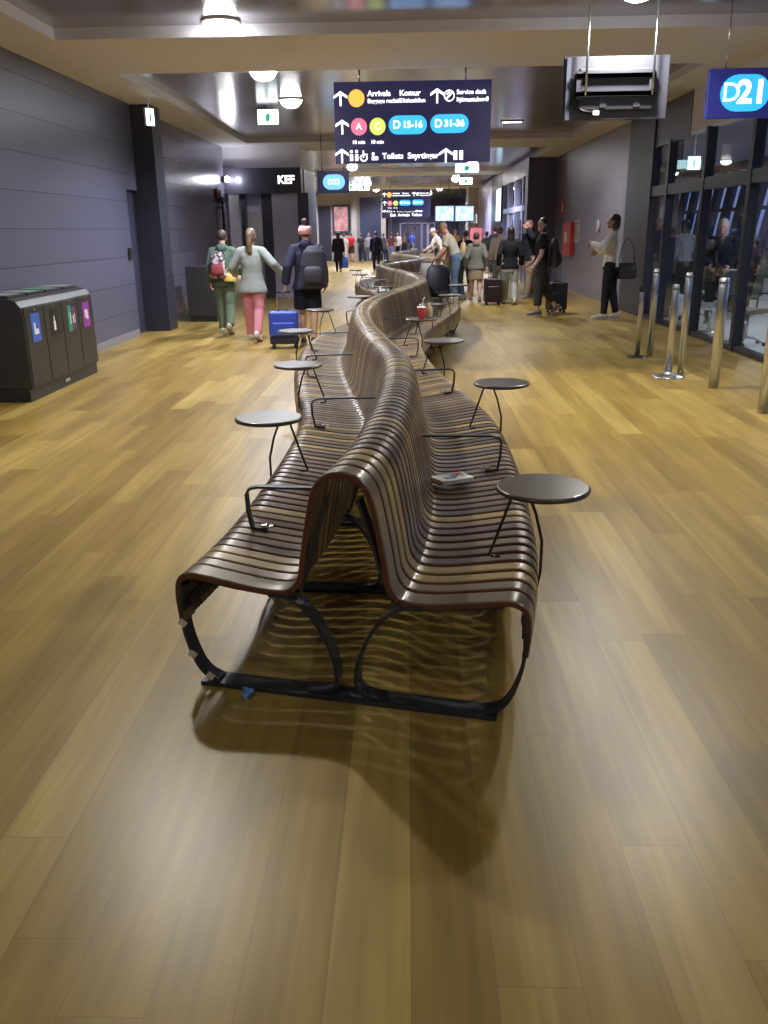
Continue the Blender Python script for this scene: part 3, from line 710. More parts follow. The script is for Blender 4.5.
# flight information screens
for i, (px, w_) in enumerate(((444.5, 19), (464.5, 19))):
    p = ony(px, 213.5, 40); hw = (w_/2-.6)*(ony(455, 213, 40)-ony(454, 213, 40)).x; hh = (ony(px, 206, 40)-ony(px, 220.5, 40)).z/2
    f = thing('flight_screen', ['left one of two glowing pale blue flight information screens', 'right one of two glowing pale blue flight information screens'][i], 'screen', p, 0, 'flight information screens')
    MB().box((-hw-.04, .01, -hh-.04), (hw+.04, .1, hh+.04)).build('case', m_dark, f)
    MB().box((-hw, 0, -hh), (hw, .011, hh)).build('display', mat_emit('display_%d' % i, (.70, .92, 1), 1.15, ((9, 1, 4), (.10, .38, 1))), f)
    for sx in (-.5, .5): MB().tube([(sx*hw, .05, hh), (sx*hw, .05, ZC-p.z)], .015).build('hanger_rod', m_dark, f)
# picture display, wall screens
def wall_box(px0, px1, py0, py1, y, th): 
    a = ony(px0, py0, y); c = ony(px1, py1, y); return ((a+c)/2, abs(c.x-a.x)/2, abs(c.z-a.z)/2)
c, hw, hh = wall_box(332, 350, 205, 233, 47.9, .1)
f = thing('advert_display', 'tall framed window display with pink and white pictures on the far wall', 'display', (c.x, 47.95, c.z))
MB().box((-hw, -.08, -hh), (hw, 0.04, hh)).build('frame', m_dark, f)
MB().box((-hw+.1, -.095, -hh+.1), (hw-.1, -.08, hh-.1)).build('picture', mat_emit('pink_picture', (.85, .42, .42), .55, ((3, 1, 2.5), (.25, .12, .16))), f)
p = onx(500, 205, 3.41); 
f = thing('wall_screen', 'pale glowing advertising screen on the bluish wall at far right', 'screen', (3.405, p.y, p.z))
MB().box((-.05, -.9, -.62), (.01, .9, .62)).build('case', m_dark, f)
MB().box((-.06, -.84, -.56), (-.05, .84, .56)).build('display', mat_emit('pale_screen', (.6, .85, 1), 1.8), f)
# exit signs
def exit_sign(px, py, y, lab, w=.34, h=.17, col=(.75, 1, .9), rz=0, es=3.5, z=None):
    p = ony(px, py, y); e = thing('exit_sign', lab, 'exit sign', p, rz)
    MB().box((-w/2, 0, -h/2), (w/2, .04, h/2)).build('box', m_white, e)
    MB().box((-w/2+.008, -.006, -h/2+.008), (w/2-.008, 0, h/2-.008)).build('lit_face', mat_emit('exit_face_%d' % int(col[0]*100), col, es), e)
    b = MB(); b.poly([(-w*.1, -.008, -h*.3), (w*.05, -.008, -h*.3), (w*.12, -.008, h*.1), (w*.0, -.008, h*.28), (-w*.12, -.008, h*.1)], (0, -.003, 0)); b.build('running_man', mat_emit('exit_green', (.05, .5, .25), .8), e)
    MB().tube([(0, .02, h/2), (0, .02, ZC-p.z)], .012).build('hanger_rod', m_steel, e)
exit_sign(150, 117, 13.6, 'small glowing exit sign hung above the left wall pillar', .15, .24, (.75, .95, 1), .9)
exit_sign(268, 117, 15.6, 'white glowing exit sign hung below the ceiling downlights', .36, .24, (.85, .95, 1))
exit_sign(467, 168, 23, 'bright exit sign hung under the ceiling right of the wayfinding sign, upper one', .6, .22, (.6, .95, 1))
exit_sign(466, 181, 30, 'small bright exit sign under the ceiling above the flight screens', .42, .22, (.85, 1, 1))
exit_sign(351, 187, 42, 'small far exit sign next to the pale oval sign, left of a pair', .55, .3, (.8, 1, 1))
exit_sign(363.5, 187, 42, 'small far exit sign next to the pale oval sign, right of a pair', .55, .3, (.7, 1, .95))
exit_sign(662, 185, 18.5, 'green exit sign behind the glass next to the dark pillar', .42, .2, (.25, .95, .6), 0, 1.8)
exit_sign(694, 163, 14.2, 'small bluish exit sign high behind the glass wall', .2, .2, (.6, .95, 1), 0, 2.0)
# red and white wall notices on the right wall
def on_wall_r(px, py): return onx(px, py, XR)
p = onx(563, 208, XR); f = thing('fire_sign', 'small red fire equipment sign on the right wall', 'sign', (XR-.001, p.y, p.z))
MB().box((-.012, -.3, -.2), (0, .3, .2)).build('plate', m_red, f)
MB().box((-.016, -.12, -.1), (-.012, .1, .1)).build('pictogram', m_white, f)
a, c = onx(567, 222, XR), onx(573.5, 256, XR); f = thing('fire_cabinet', 'tall red fire hose cabinet on the right wall', 'fire cabinet', (XR-.002, (a.y+c.y)/2, 0))
hwy = abs(a.y-c.y)/2
MB().box((-.10, -hwy, c.z), (0, hwy, a.z)).build('body', m_red, f, bevel=.01)
MB().box((-.108, -hwy+.06, c.z+.06), (-.10, hwy-.06, a.z-.06)).build('door', mat('fire_red_door', (.62, .06, .06), .4), f)
MB().box((-.125, -.12, 1.18), (-.108, .12, 1.45)).build('emblem', m_white, f)
a, c = onx(574.5, 220, XR), onx(579, 243, XR); f = thing('wall_notice', 'white paper notice on the right wall beside the red cabinet', 'notice', (XR-.001, (a.y+c.y)/2, (a.z+c.z)/2))
hwy, hz = abs(a.y-c.y)/2, abs(a.z-c.z)/2
MB().box((-.008, -hwy, -hz), (0, hwy, hz)).build('sheet', mat('notice_paper', (.6, .6, .62), .6), f)
for i in range(6): MB().box((-.010, -hwy*.7, hz*(.7-.25*i)-.02), (-.008, hwy*.7, hz*(.7-.25*i)+.02)).build('printed_line', mat('grey_print', (.3, .3, .35), .6), f)
p = onx(599, 226, XR); f = thing('wall_dial', 'small pale round control on the right wall beside the person in white', 'wall control', (XR-.001, p.y, p.z))
b = MB(); b.rings([[(-x, .12*r*math.cos(k*PI/10), .14*r*math.sin(k*PI/10)) for k in range(20)] for x, r in ((0, 1), (.03, 1), (.045, .8))]); b.build('cover', mat('dial_grey', (.4, .4, .42), .5), f)
# left wall: card reader, sensor, door closer
p = onx(129, 254, XL); f = thing('card_reader', 'small black card reader on the left wall beside the recessed door', 'card reader', (XL+.002, min(p.y, 13.6), p.z))
MB().box((0, -.05, -.09), (.035, .05, .09)).build('body', m_black, f, bevel=.006); MB().box((.035, -.03, -.05), (.04, .03, .03)).build('keypad', m_steel, f)
p = onx(217, 194, XL-.04); f = thing('wall_sensor', 'small dark red box high on the violet left wall', 'sensor box', (XL-.038, p.y, p.z))
MB().box((0, -.22, -.11), (.06, .22, .11)).build('case', mat('dark_red', (.12, .02, .03), .4), f, bevel=.01); MB().box((.06, -.06, -.04), (.075, .06, .04)).build('lens', m_black, f)
p = onx(228, 181, XL-.04); f = thing('wall_lamp', 'small bright lamp at the end of the violet left wall', 'wall lamp', (XL-.038, min(p.y, 21.2), p.z))
MB().box((0, -.1, -.06), (.08, .1, .06)).build('housing', m_dark, f); MB().ell((.12, 0, 0), (.055, .07, .07)).build('bulb', m_lamp, f)
l = bpy.data.lights.new('wall_lamp_bulb', 'POINT'); l.energy = 12; l.shadow_soft_size = .07; o = bpy.data.objects.new('wall_lamp_bulb', l); COL.objects.link(o); o.location = f.location+V((.3, 0, 0))
p = onx(221, 225, XL-.04); f = thing('pull_handle', 'long dark vertical pull handle with bracket on the violet wall', 'handle', (XL-.038, p.y, 1.2))
MB().tube([(.07, 0, 0), (.07, 0, 1.0)], .03).build('bar', m_black, f)
MB().box((0, -.25, 1.0), (.12, .12, 1.12)).build('bracket', m_dark, f)
for z in (.06, .9): MB().tube([(0, 0, z), (.07, 0, z)], .02).build('standoff', m_steel, f)

# ------------------------------------------------------------------ bins, posts, lounge furniture
m_bin = mat('bin_charcoal', (.030, .030, .031), .42, var=.2)
bn = thing('recycling_station', 'low black four-part recycling station with coloured stickers by the left wall', 'recycling bin', (-3.92, 9.05, 0))
L_ = .93; D = .27; Hh = .98
b = MB(); b.box((-D, -L_, .0), (D-.03, L_, .13)); b.build('plinth', m_black, bn)
prof = [(-D, .13), (D, .13), (D, .80), (D-.01, .90), (D-.05, Hh-.02), (D-.12, Hh), (-D, Hh+.02)]
b = MB(); b.rings([[(x, -L_, z) for x, z in prof], [(x, L_, z) for x, z in prof]], True, True, False); b.build('body', m_bin, bn, bevel=.008)
stk = [('sticker_blue', (.05, .13, .55)), ('sticker_black', (.012, .012, .014)), ('sticker_green', (.02, .25, .17)), ('sticker_purple', (.26, .04, .33))]
for i in range(4):
    y0 = -L_+.02+i*(2*L_-.04)/4; y1 = y0+(2*L_-.04)/4; yc = (y0+y1)/2
    fp = MB().box((D, y0+.008, .15), (D+.008, y1-.008, .89)).build('front_panel', m_bin, bn, bevel=.003)
    s_ = MB()
    y0s, y1s = (yc-.10, yc+.10) if i != 2 else (yc-.09, yc+.02)
    s_.box((D+.008, y0s, .56), (D+.011, y1s, .83)); st = s_.build('sticker', mat(*stk[i], .4), fp)
    if i == 2: MB().box((D+.008, yc+.03, .58), (D+.011, yc+.13, .81)).build('sticker', mat('sticker_plum', (.13, .05, .14), .4), fp)
    ic = MB()
    if i == 0: ic.box((D+.011, yc-.05, .63), (D+.013, yc-.015, .74)); ic.box((D+.011, yc-.01, .63), (D+.013, yc+.05, .68))
    elif i == 1: ic.box((D+.011, yc-.025, .62), (D+.013, yc+.025, .71)); ic.box((D+.011, yc-.01, .71), (D+.013, yc+.01, .76))
    elif i == 2: ic.box((D+.011, yc-.03, .64), (D+.013, yc-.01, .76)); ic.box((D+.011, yc+.045, .64), (D+.013, yc+.065, .72)); ic.box((D+.011, yc+.09, .64), (D+.013, yc+.105, .74))
    else: ic.box((D+.011, yc-.05, .66), (D+.013, yc+.03, .75)); ic.box((D+.011, yc+.0, .64), (D+.013, yc+.05, .73))
    ic.build('white_pictogram', m_white, fp)
    MB().box((-D+.05, y0+.03, Hh), (D-.14, y1-.03, Hh+.028)).build('lid', m_bin, bn, bevel=.006)
    MB().box((-D+.09, y0+.07, Hh+.028), (D-.18, y1-.07, Hh+.032)).build('lid_sticker', mat('lid_green_%d' % (i == 2), (.04, .22, .14) if i == 2 else (.26, .30, .29), .4), bn)
    MB().box((D+.008, yc-.03, .855), (D+.016, yc+.03, .875)).build('latch', m_steel, bn)
MB().box((D-.03, -.06, .05), (D-.02, .06, .085)).build('plate', m_steel, bn)
# dark waste cabinet at the violet wall
p = onz(206, 323); cb_ = thing('waste_cabinet', 'black waste cabinet standing behind the walker with patterned backpack', 'waste bin', (p.x-.05, 16.1, 0))
MB().box((-.28, -.3, 0), (.22, .3, .1)).build('plinth', m_black, cb_); MB().box((-.3, -.32, .1), (.25, .32, .98)).build('body', m_bin, cb_, bevel=.012)
MB().box((.25, -.29, .14), (.262, .29, .7)).build('door', m_bin, cb_, bevel=.004); MB().box((.25, -.2, .76), (.265, .2, .9)).build('flap', m_black, cb_, bevel=.004)
# stainless posts
def post(px, py, h, lab, base='none', r=.042, x=None):
    p = onz(px, py); e = thing('queue_post', lab, 'barrier post', (p.x, p.y, 0), 0, 'steel barrier posts')
    z0 = 0
    if base == 'wide': MB().lathe([(.17, 0), (.172, .006), (.165, .016), (.07, .03), (.05, .045), (.045, .06)], seg=36).build('base', m_steel, e); z0 = .02
    if base == 'flat': MB().lathe([(.13, 0), (.13, .008), (.06, .014), (.046, .02)], seg=36).build('base', mat('dark_base', (.08, .075, .07), .3, .7), e); z0 = .01
    MB().lathe([(r, z0), (r, h-.012), (r-.006, h), (r-.014, h+.004)], seg=24).build('pole', m_steel, e)
    if base == 'flat':
        MB().lathe([(r+.006, h-.11), (r+.008, h-.1), (r+.008, h-.01), (r, h+.006), (.01, h+.01)], seg=24).build('belt_head', m_black, e)
    else:
        MB().lathe([(r+.002, h-.05), (r+.003, h-.045), (r+.003, h-.038), (r+.002, h-.034)], seg=24).build('collar', mat('dark_ring', (.12, .12, .12), .3, .8), e)
    return e
post(637, 357, .90, 'leftmost steel post with black head and dark flat base', 'flat', .03)
post(649.5, 356, 1.06, 'slim steel post just right of the black headed post', 'none', .036)
post(668, 377, .97, 'steel post on a wide round chrome base, middle of the row', 'wide', .036)
post(680, 374, 1.08, 'steel post standing right behind the wide chrome base', 'none', .036)
post(713, 388, 1.07, 'thick plain steel post in front of the glass, second from right edge', 'none', .05)
post(763, 413, 1.02, 'thick steel post cut by the right edge of the photo', 'none', .05)
# lounge seating behind the glass
m_shell = mat('seat_shell', (.075, .085, .08), .5); 
def task_chair(x, y, rz, lab):
    e = thing('swivel_chair', lab, 'chair', (x, y, 0), rz, 'swivel chairs behind the glass')
    for k in range(5):
        a = k*2*PI/5; b = MB(); b.tube([(.03*math.cos(a), .03*math.sin(a), .10), (.15*math.cos(a), .15*math.sin(a), .09), (.26*math.cos(a), .26*math.sin(a), .035)], .016, 8, .011); lg = b.build('leg', m_steel, e)
        MB().lathe([(.024, 0), (.028, .01), (.028, .04), (.02, .05)], (.27*math.cos(a), .27*math.sin(a), 0), 12).build('caster', m_black, lg)
    MB().cyl((0, 0, 0), .028, .08, .42).build('column', m_steel, e)
    b = MB(); b.loft([((0, -.22, .46), .20, .035), ((0, -.1, .45), .24, .04), ((0, .1, .45), .24, .04), ((0, .22, .47), .22, .035)], 16); b.build('seat', m_shell, e)
    b = MB(); b.loft([((0, .22, .50), .19, .03), ((0, .26, .62), .23, .03), ((0, .29, .80), .24, .03), ((0, .30, .95), .22, .025), ((0, .30, .985), .18, .018)], 16); b.build('backrest', m_shell, e)
    b = MB(); b.ribbon([(0, .0, .41), (0, .2, .41), (0, .27, .48), (0, .30, .62)], (1, 0, 0), .06, .012); b.build('back_bracket', m_steel, e)
    for sx in (-1, 1):
        b = MB(); b.tube([(sx*.22, .1, .45), (sx*.28, .1, .47), (sx*.28, .08, .66), (sx*.28, -.14, .68)], .013); b.build('armrest', m_black, e)
task_chair(ony(758, 225, 11.9).x, 11.9, .5, 'grey green swivel chair behind the glass at the right edge of the photo')
task_chair(ony(702, 225, 15.3).x, 15.3, 2.2, 'grey swivel chair behind the glass left of the grey haired person')
# boarding desk with tilted silver tray
p = onx(711, 305, 4.62); ds = thing('scanner_stand', 'small stand with tilted silver top behind the glass wall', 'scanner stand', (p.x, p.y, 0))
MB().lathe([(.18, 0), (.18, .01), (.05, .02), (.03, .04)]).build('base', m_steel, ds); MB().cyl((0, 0, 0), .025, .02, p.z-.03).build('column', m_steel, ds)
MB().box((-.15, -.11, p.z-.03), (.15, .11, p.z), rot=(.35, 0, 0)).build('tray', mat('silver_tray', (.8, .8, .8), .2, .8), ds, bevel=.006)
ct = thing('service_counter', 'grey green counter deep behind the glass wall past the masked person', 'counter', (ony(738, 225, 19.5).x, 19.5, 0))
MB().box((-.6, -.25, .08), (.6, .25, .98)).build('body', mat('counter_green', (.16, .19, .15), .5), ct, bevel=.01); MB().box((-.66, -.32, .98), (.66, .32, 1.03)).build('top', m_dark, ct, bevel=.006); MB().box((-.55, -.2, 0), (.55, .2, .08)).build('plinth', m_black, ct)

# ------------------------------------------------------------------ people
def rotx(v, a): c, s = math.cos(a), math.sin(a); return V((v.x, v.y*c-v.z*s, v.y*s+v.z*c))
SKIN = {'fair': (.62, .38, .29), 'pink': (.66, .34, .28), 'tan': (.42, .24, .16)}
def skin(k): return mat('skin_'+k, SKIN[k], .5, var=.06)
def ik(Sh, W, a, b, pole):
    d = W-Sh; L = min(d.length, (a+b)*.995); dn = d.normalized(); W = Sh+dn*L
    x = (a*a-b*b+L*L)/(2*L); h = math.sqrt(max(0, a*a-x*x)); p = pole-dn*pole.dot(dn)
    if p.length < 1e-4: p = V((0, -1, 0))
    return Sh+dn*x+p.normalized()*h, W
def person(label, x, y, h, rz, hair=('short', (.03, .02, .015)), top=('tee', (.1, .1, .12)), bottom=('trousers', (.05, .05, .07)), shoes=(.7, .7, .68),
           legs=((.28, .05), (-.25, .35)), arms=None, lean=.03, head=(0, 0), sk='fair', wide=1.0, far=False, face=True, z=0., extras=None, group=None, sockless=False):
    """local frame: +y is the way the body faces, +x its right hand. arms: per side (wrist target dx,dy,dz from shoulder / k, pole)"""
    k = h; root = thing('person', label, 'person', (x, y, z), rz, group)
    vx = .011 if far else .0068; vc = .013 if far else .010
    ms = skin(sk)
    # legs
    LJ = []
    lt, ls, fh = .245*k, .235*k, .042*k
    pz = max(lt*math.cos(a)+ls*math.cos(a-b_) for a, b_ in legs)+fh
    for sx, (a, b_) in zip((-1, 1), legs):
        hp = V((sx*.05*k*wide, 0, pz)); kn = hp+V((sx*.004*k, lt*math.sin(a), -lt*math.cos(a))); an = kn+V((0, ls*math.sin(a-b_), -ls*math.cos(a-b_)))
        ft = min(0, (a-b_))*1.0
        fd = V((sx*.12, math.cos(ft), math.sin(ft))).normalized(); fdn = V((0, math.sin(ft)*1, -math.cos(ft)))
        if an.z-fh > .02 and ft > -.1: fd = V((sx*.12, 1, -.1)).normalized()
        LJ.append((hp, kn, an, fd, V((0, -fd.z, fd.y)).normalized()*-1))
    P = V((0, 0, pz))
    R = Euler((-lean, 0, 0)).to_matrix()
    def tp(xx, yy, zz): return P+R @ V((xx*k, yy*k, zz*k))
    sw = .097*wide
    sh = [tp(-sw, -.005, .272), tp(sw, -.005, .272)]
    if arms is None: arms = ((-.04, .07, -.29), (.04, -.05, -.29))
    AJ = []
    for sx, s_, a in zip((-1, 1), sh, arms):
        pole = V(a[3]) if len(a) > 3 else V((sx*.4, -1, -.2))
        el, wr = ik(s_, s_+V(a[:3])*k, .165*k, .145*k, pole); AJ.append((s_, el, wr))
    yaw, pit = head
    nk0 = tp(0, -.008, .30); hc = tp(0, .0, .30)+Euler((-lean*.6-pit*.5, 0, 0)).to_matrix() @ V((0, .012*k, .108*k))
    HR = (Euler((0, 0, yaw)).to_matrix() @ Euler((-pit-lean*.3, 0, 0)).to_matrix())
    def hp_(a, b_, c): return hc+HR @ V((a*k, b_*k, c*k))
    # ---- body: one continuous surface
    b = MB()
    b.loft([(tp(0, 0, -.055), .05*k, .045*k), (tp(0, 0, -.02), .088*k*wide, .064*k*wide), (tp(0, .0, .03), .086*k*wide, .06*k*wide), (tp(0, 0, .09), .073*k*wide, .053*k*wide), (tp(0, 0, .17), .084*k*wide, .06*k*wide), (tp(0, 0, .24), .09*k*wide, .054*k), (tp(0, -.005, .285), .07*k, .04*k), (tp(0, -.008, .315), .032*k, .03*k)], 18)
    b.capsule(tp(-sw*.4, -.005, .287), .03*k, sh[0], .034*k); b.capsule(tp(sw*.4, -.005, .287), .03*k, sh[1], .034*k)
    b.capsule(nk0, .031*k, hp_(0, -.012, -.03), .030*k)
    b.ell(hc, (.044*k, .054*k, .062*k), HR); b.ell(hp_(0, .012, -.030), (.034*k, .038*k, .038*k), HR)
    b.capsule(hp_(0, .050, .004), .006*k, hp_(0, .060, -.018), .009*k); b.capsule(hp_(-.02, .047, .012), .006*k, hp_(.02, .047, .012), .006*k)
    b.ell(hp_(0, .046, -.055), (.013*k, .012*k, .010*k), HR)
    for sx in (-1, 1): b.ell(hp_(sx*.045, -.004, -.004), (.006*k, .011*k, .018*k), HR)
    for (hp, kn, an, fd, fn) in LJ:
        mid = hp.lerp(kn, .5); cal = kn.lerp(an, .32)
        b.capsule(hp, .056*k*wide, mid, .048*k*wide); b.capsule(mid, .048*k*wide, kn, .036*k); b.capsule(kn, .034*k, cal+V((0, -.006*k, 0)), .034*k); b.capsule(cal+V((0, -.006*k, 0)), .034*k, an, .021*k)
        b.capsule(an, .022*k, an+fd*.03*k+fn*.018*k, .02*k); b.capsule(an-fd*.03*k+fn*.02*k, .019*k, an+fd*.09*k+fn*.026*k, .016*k)
    for sx, (s_, el, wr) in zip((-1, 1), AJ):
        b.capsule(s_, .030*k, el, .023*k); b.capsule(el, .023*k, el.lerp(wr, .35), .022*k); b.capsule(el.lerp(wr, .35), .022*k, wr, .0145*k)
        d = (wr-el).normalized(); u = d.cross(V((-sx*1.0, .2, 0))); u = (u if u.length > .1 else d.cross(V((0, 1, 0)))).normalized()   # u: across the palm
        nrm = d.cross(u).normalized()
        if nrm.x*sx > 0: nrm = -nrm                                                # palm looks inwards
        fw_ = u if u.y > 0 or abs(u.y) < .2 and u.z > 0 else -u
        b.loft([(wr-d*.004*k, .015*k, .012*k), (wr+d*.02*k, .021*k, .010*k), (wr+d*.048*k, .025*k, .010*k), (wr+d*.056*k, .022*k, .008*k)], 12, u)
        for j, (o_, ln) in enumerate(((.0185, .040), (.0065, .045), (-.006, .042), (-.018, .034))):
            q0 = wr+d*.050*k+fw_*o_*k; q1 = q0+(d*.92+nrm*.38).normalized()*ln*.55*k; q2 = q1+(d*.55+nrm*.83).normalized()*ln*.55*k
            b.capsule(q0, .0056*k, q1, .0050*k, 8); b.capsule(q1, .0050*k, q2, .0042*k, 8)
        t0 = wr+d*.016*k+fw_*.018*k; t1 = t0+(d*.6+fw_*.75+nrm*.25).normalized()*.026*k; t2 = t1+(d*.85+fw_*.2+nrm*.45).normalized()*.022*k
        b.capsule(t0, .0075*k, t1, .0064*k, 8); b.capsule(t1, .0064*k, t2, .005*k, 8)
    b.build('body', ms, root, remesh=vx, smooth=2)
    # ---- face
    if face:
        for sx in (-1, 1): MB().ell(hp_(sx*.0175, .047, .002), (.0062*k, .004*k, .0042*k), HR, 10, 6).build('eye', mat('eye_dark', (.03, .025, .02), .25), root)
        MB().ell(hp_(0, .0505, -.034), (.013*k, .005*k, .0042*k), HR, 10, 6).build('lips', mat('lips', (.42, .16, .14), .5), root)
    # ---- hair
    st, hcol = hair; mh = mat('hair_%d_%d' % (int(hcol[0]*999), int(hcol[2]*999)), hcol, .5, var=.35, scale=40, bump=.4)
    b = MB()
    b.ell(hp_(0, -.013, .015), (.0495*k, .0555*k, .058*k), HR, 18, 12)
    if st in ('long', 'pony', 'bob'): b.ell(hp_(0, -.022, -.012), (.050*k, .044*k, .052*k), HR, 16, 10)
    if st == 'long': b.loft([(hp_(0, -.02, 0), .05*k, .04*k), (hp_(0, -.035, -.06), .052*k, .03*k), (hp_(0, -.045, -.13), .046*k, .022*k), (hp_(0, -.05, -.17), .02*k, .012*k)], 14)
    if st == 'pony': b.loft([(hp_(0, -.05, .03), .014*k, .014*k), (hp_(0, -.078, .015), .022*k, .02*k), (hp_(0, -.085, -.06), .028*k, .02*k), (hp_(0.004, -.082, -.14), .022*k, .016*k), (hp_(0.006, -.078, -.185), .006*k, .006*k)], 12)
    if st == 'bun': b.ell(hp_(0, -.03, .088), (.028*k, .028*k, .026*k), HR)
    if st == 'bob': b.loft([(hp_(0, -.02, 0), .052*k, .045*k), (hp_(0, -.025, -.05), .054*k, .04*k), (hp_(0, -.025, -.075), .046*k, .03*k)], 14)
    b.build('hair', mh, root, remesh=vc*.9, smooth=1)
    # ---- top
    ty, tcol = top[0], top[1]; mt = mat('cloth_%s' % '_'.join(str(int(v*1000)) for v in tcol), tcol, .85, var=.18, scale=14, bump=.25, spec=.2)
    hem = {'tee': -.035, 'hoodie': -.055, 'jacket': -.06, 'sweater': -.02, 'loose': -.09, 'coat': -.26, 'none': 0}[ty]
    g = .010*k if ty == 'tee' else .014*k
    if ty in ('loose', 'hoodie', 'coat'): g = .018*k
    b = MB()
    flare = {'loose': 1.14, 'hoodie': 1.06, 'coat': 1.15}.get(ty, 1.0)
    rr = [(hem, .104*flare, .074*flare), (hem+.03, .103*flare, .073*flare), (.02, .09, .066)] if hem < -.05 else [(hem, .092, .067), (.03, .086, .062)]
    rr += [(.09, .08 if g > .015*k else .074, .058), (.17, .087, .062), (.24, .09, .056)]
    pts = [(tp(0, 0, zz), rx*k*wide+g, ry*k*wide+g) for zz, rx, ry in rr]+[(tp(0, -.005, .285), .075*k+g*.7, .042*k+g*.7), (tp(0, -.008, .315), .036*k+g*.5, .034*k+g*.4)]
    b.loft(pts, 20)
    lng = top[2] if len(top) > 2 else (.34 if ty == 'tee' else 1.0)
    for sx, (s_, el, wr) in zip((-1, 1), AJ):
        b.capsule(tp(sx*sw*.38, -.005, .287), .03*k+g*.6, s_, .033*k+g*.6)
        if lng < .6:
            e = s_.lerp(el, lng*2); b.loft([(s_, .034*k+g, .034*k+g), (s_.lerp(e, .5), .032*k+g, .032*k+g), (e, .031*k+g*1.2, .031*k+g*1.2)], 14)
        else:
            e = el.lerp(wr, (lng-.5)*2*.98)
            b.capsule(s_, .032*k+g*.9, el, .026*k+g*.8); b.capsule(el, .026*k+g*.8, el.lerp(e, .7), .023*k+g*.8)
            b.loft([(el.lerp(e, .5), .024*k+g*.8, .024*k+g*.8), (el.lerp(e, .9), .020*k+g*.9, .020*k+g*.9), (e, .016*k+g*.5, .016*k+g*.5)], 14)
    if ty in ('hoodie',): b.ell(tp(0, -.052, .31), (.055*k, .03*k, .04*k)); b.ell(tp(0, -.02, .325), (.05*k, .045*k, .022*k))
    if ty in ('jacket', 'coat'): b.loft([(tp(0, -.006, .30), .045*k, .042*k), (tp(0, -.006, .335), .042*k, .04*k)], 14)
    b.build({'tee': 't_shirt', 'hoodie': 'hoodie', 'jacket': 'jacket', 'sweater': 'sweater', 'loose': 'sweatshirt', 'coat': 'coat'}[ty], mt, root, remesh=vc, smooth=2)
    # ---- bottom
    by_, bcol = bottom; mbt = mat('cloth_%s' % '_'.join(str(int(v*1000)) for v in bcol), bcol, .85, var=.18, scale=12, bump=.25, spec=.2)
    b = MB(); q = .012*k
    b.loft([(tp(0, 0, -.06), .075*k*wide+q, .058*k*wide+q), (tp(0, 0, -.02), .089*k*wide+q, .066*k*wide+q), (tp(0, 0, .03), .086*k*wide+q, .061*k*wide+q), (tp(0, 0, .055), .082*k*wide+q, .058*k*wide+q)], 18)
    if by_ == 'skirt':
        kz = LJ[0][1].lerp(LJ[1][1], .5); b.loft([(tp(0, 0, -.03), .092*k*wide+q, .07*k+q), (V((0, kz.y*.4, pz-.12*k)), .105*k*wide+q, .085*k+q), (V((0, kz.y*.7, pz-.2*k)), .108*k*wide+q, .095*k+q)], 20)
    else:
        for (hp, kn, an, fd, fn) in LJ:
            mid = hp.lerp(kn, .5)
            if by_ == 'shorts':
                b.capsule(hp, .053*k*wide+q, mid, .053*k*wide+q*1.3); b.loft([(mid, .053*k*wide+q*1.3, .053*k*wide+q*1.3), (hp.lerp(kn, .86), .046*k+q*2, .048*k+q*2)], 16)
            else:
                e = kn.lerp(an, .72 if by_ == 'cropped' else .97); lw = {'trousers': .9, 'jeans': 1.0, 'wide': 1.7, 'cropped': 1.2, 'slim': .5}[by_]
                b.capsule(hp, .052*k*wide+q*.8, mid, .049*k*wide+q*lw); b.capsule(mid, .05*k*wide+q*lw, kn, .038*k+q*lw); b.capsule(kn, .038*k+q*lw, kn.lerp(e, .5), .034*k+q*lw)
                b.loft([(kn.lerp(e, .3), .036*k+q*lw, .036*k+q*lw), (kn.lerp(e, .75), .028*k+q*lw*1.1, .028*k+q*lw*1.1), (e, .025*k+q*lw*1.1, .027*k+q*lw*1.1)], 16)
    b.build({'skirt': 'skirt', 'shorts': 'shorts', 'jeans': 'jeans'}.get(by_, 'trousers'), mbt, root, remesh=vc, smooth=2)
    # ---- shoes
    if shoes:
        mso = mat('shoe_%s' % '_'.join(str(int(v*1000)) for v in shoes), shoes, .55, var=.1); msl = mat('sole_grey', (.45, .44, .42), .6)
        for (hp, kn, an, fd, fn) in LJ:
            b = MB(); side = fd.cross(fn).normalized()
            b.loft([(an-fd*.052*k+fn*.012*k, .012*k, .014*k), (an-fd*.042*k+fn*.008*k, .022*k, .024*k), (an+fd*.0*k+fn*.008*k, .026*k, .028*k), (an+fd*.05*k+fn*.018*k, .029*k, .020*k), (an+fd*.095*k+fn*.024*k, .026*k, .015*k), (an+fd*.115*k+fn*.027*k, .012*k, .008*k)], 14, side)
            s_ = b.build('shoe', mso, root, remesh=.008, smooth=1)
            b = MB(); b.loft([(an-fd*.056*k+fn*.036*k, .016*k, .006*k), (an-fd*.03*k+fn*.036*k, .026*k, .007*k), (an+fd*.05*k+fn*.036*k, .030*k, .007*k), (an+fd*.1*k+fn*.036*k, .026*k, .007*k), (an+fd*.12*k+fn*.035*k, .012*k, .005*k)], 12, side)
            b.build('sole', msl, s_)
    # absolute points for things carried
    W = M.Translation((x, y, z)) @ M.Rotation(rz, 4, 'Z')
    info = dict(root=root, hands=[W @ (wr+(wr-el).normalized()*.055*k) for s_, el, wr in AJ], back=W @ tp(0, -.085*wide-.015, .15), chest=W @ tp(0, 0, .2), hip=[W @ tp(-.12, 0, -.02), W @ tp(.12, 0, -.02)], sh=[W @ s_ for s_ in sh], tp=tp, W=W, hp=hp_, HR=HR, k=k)
    return info
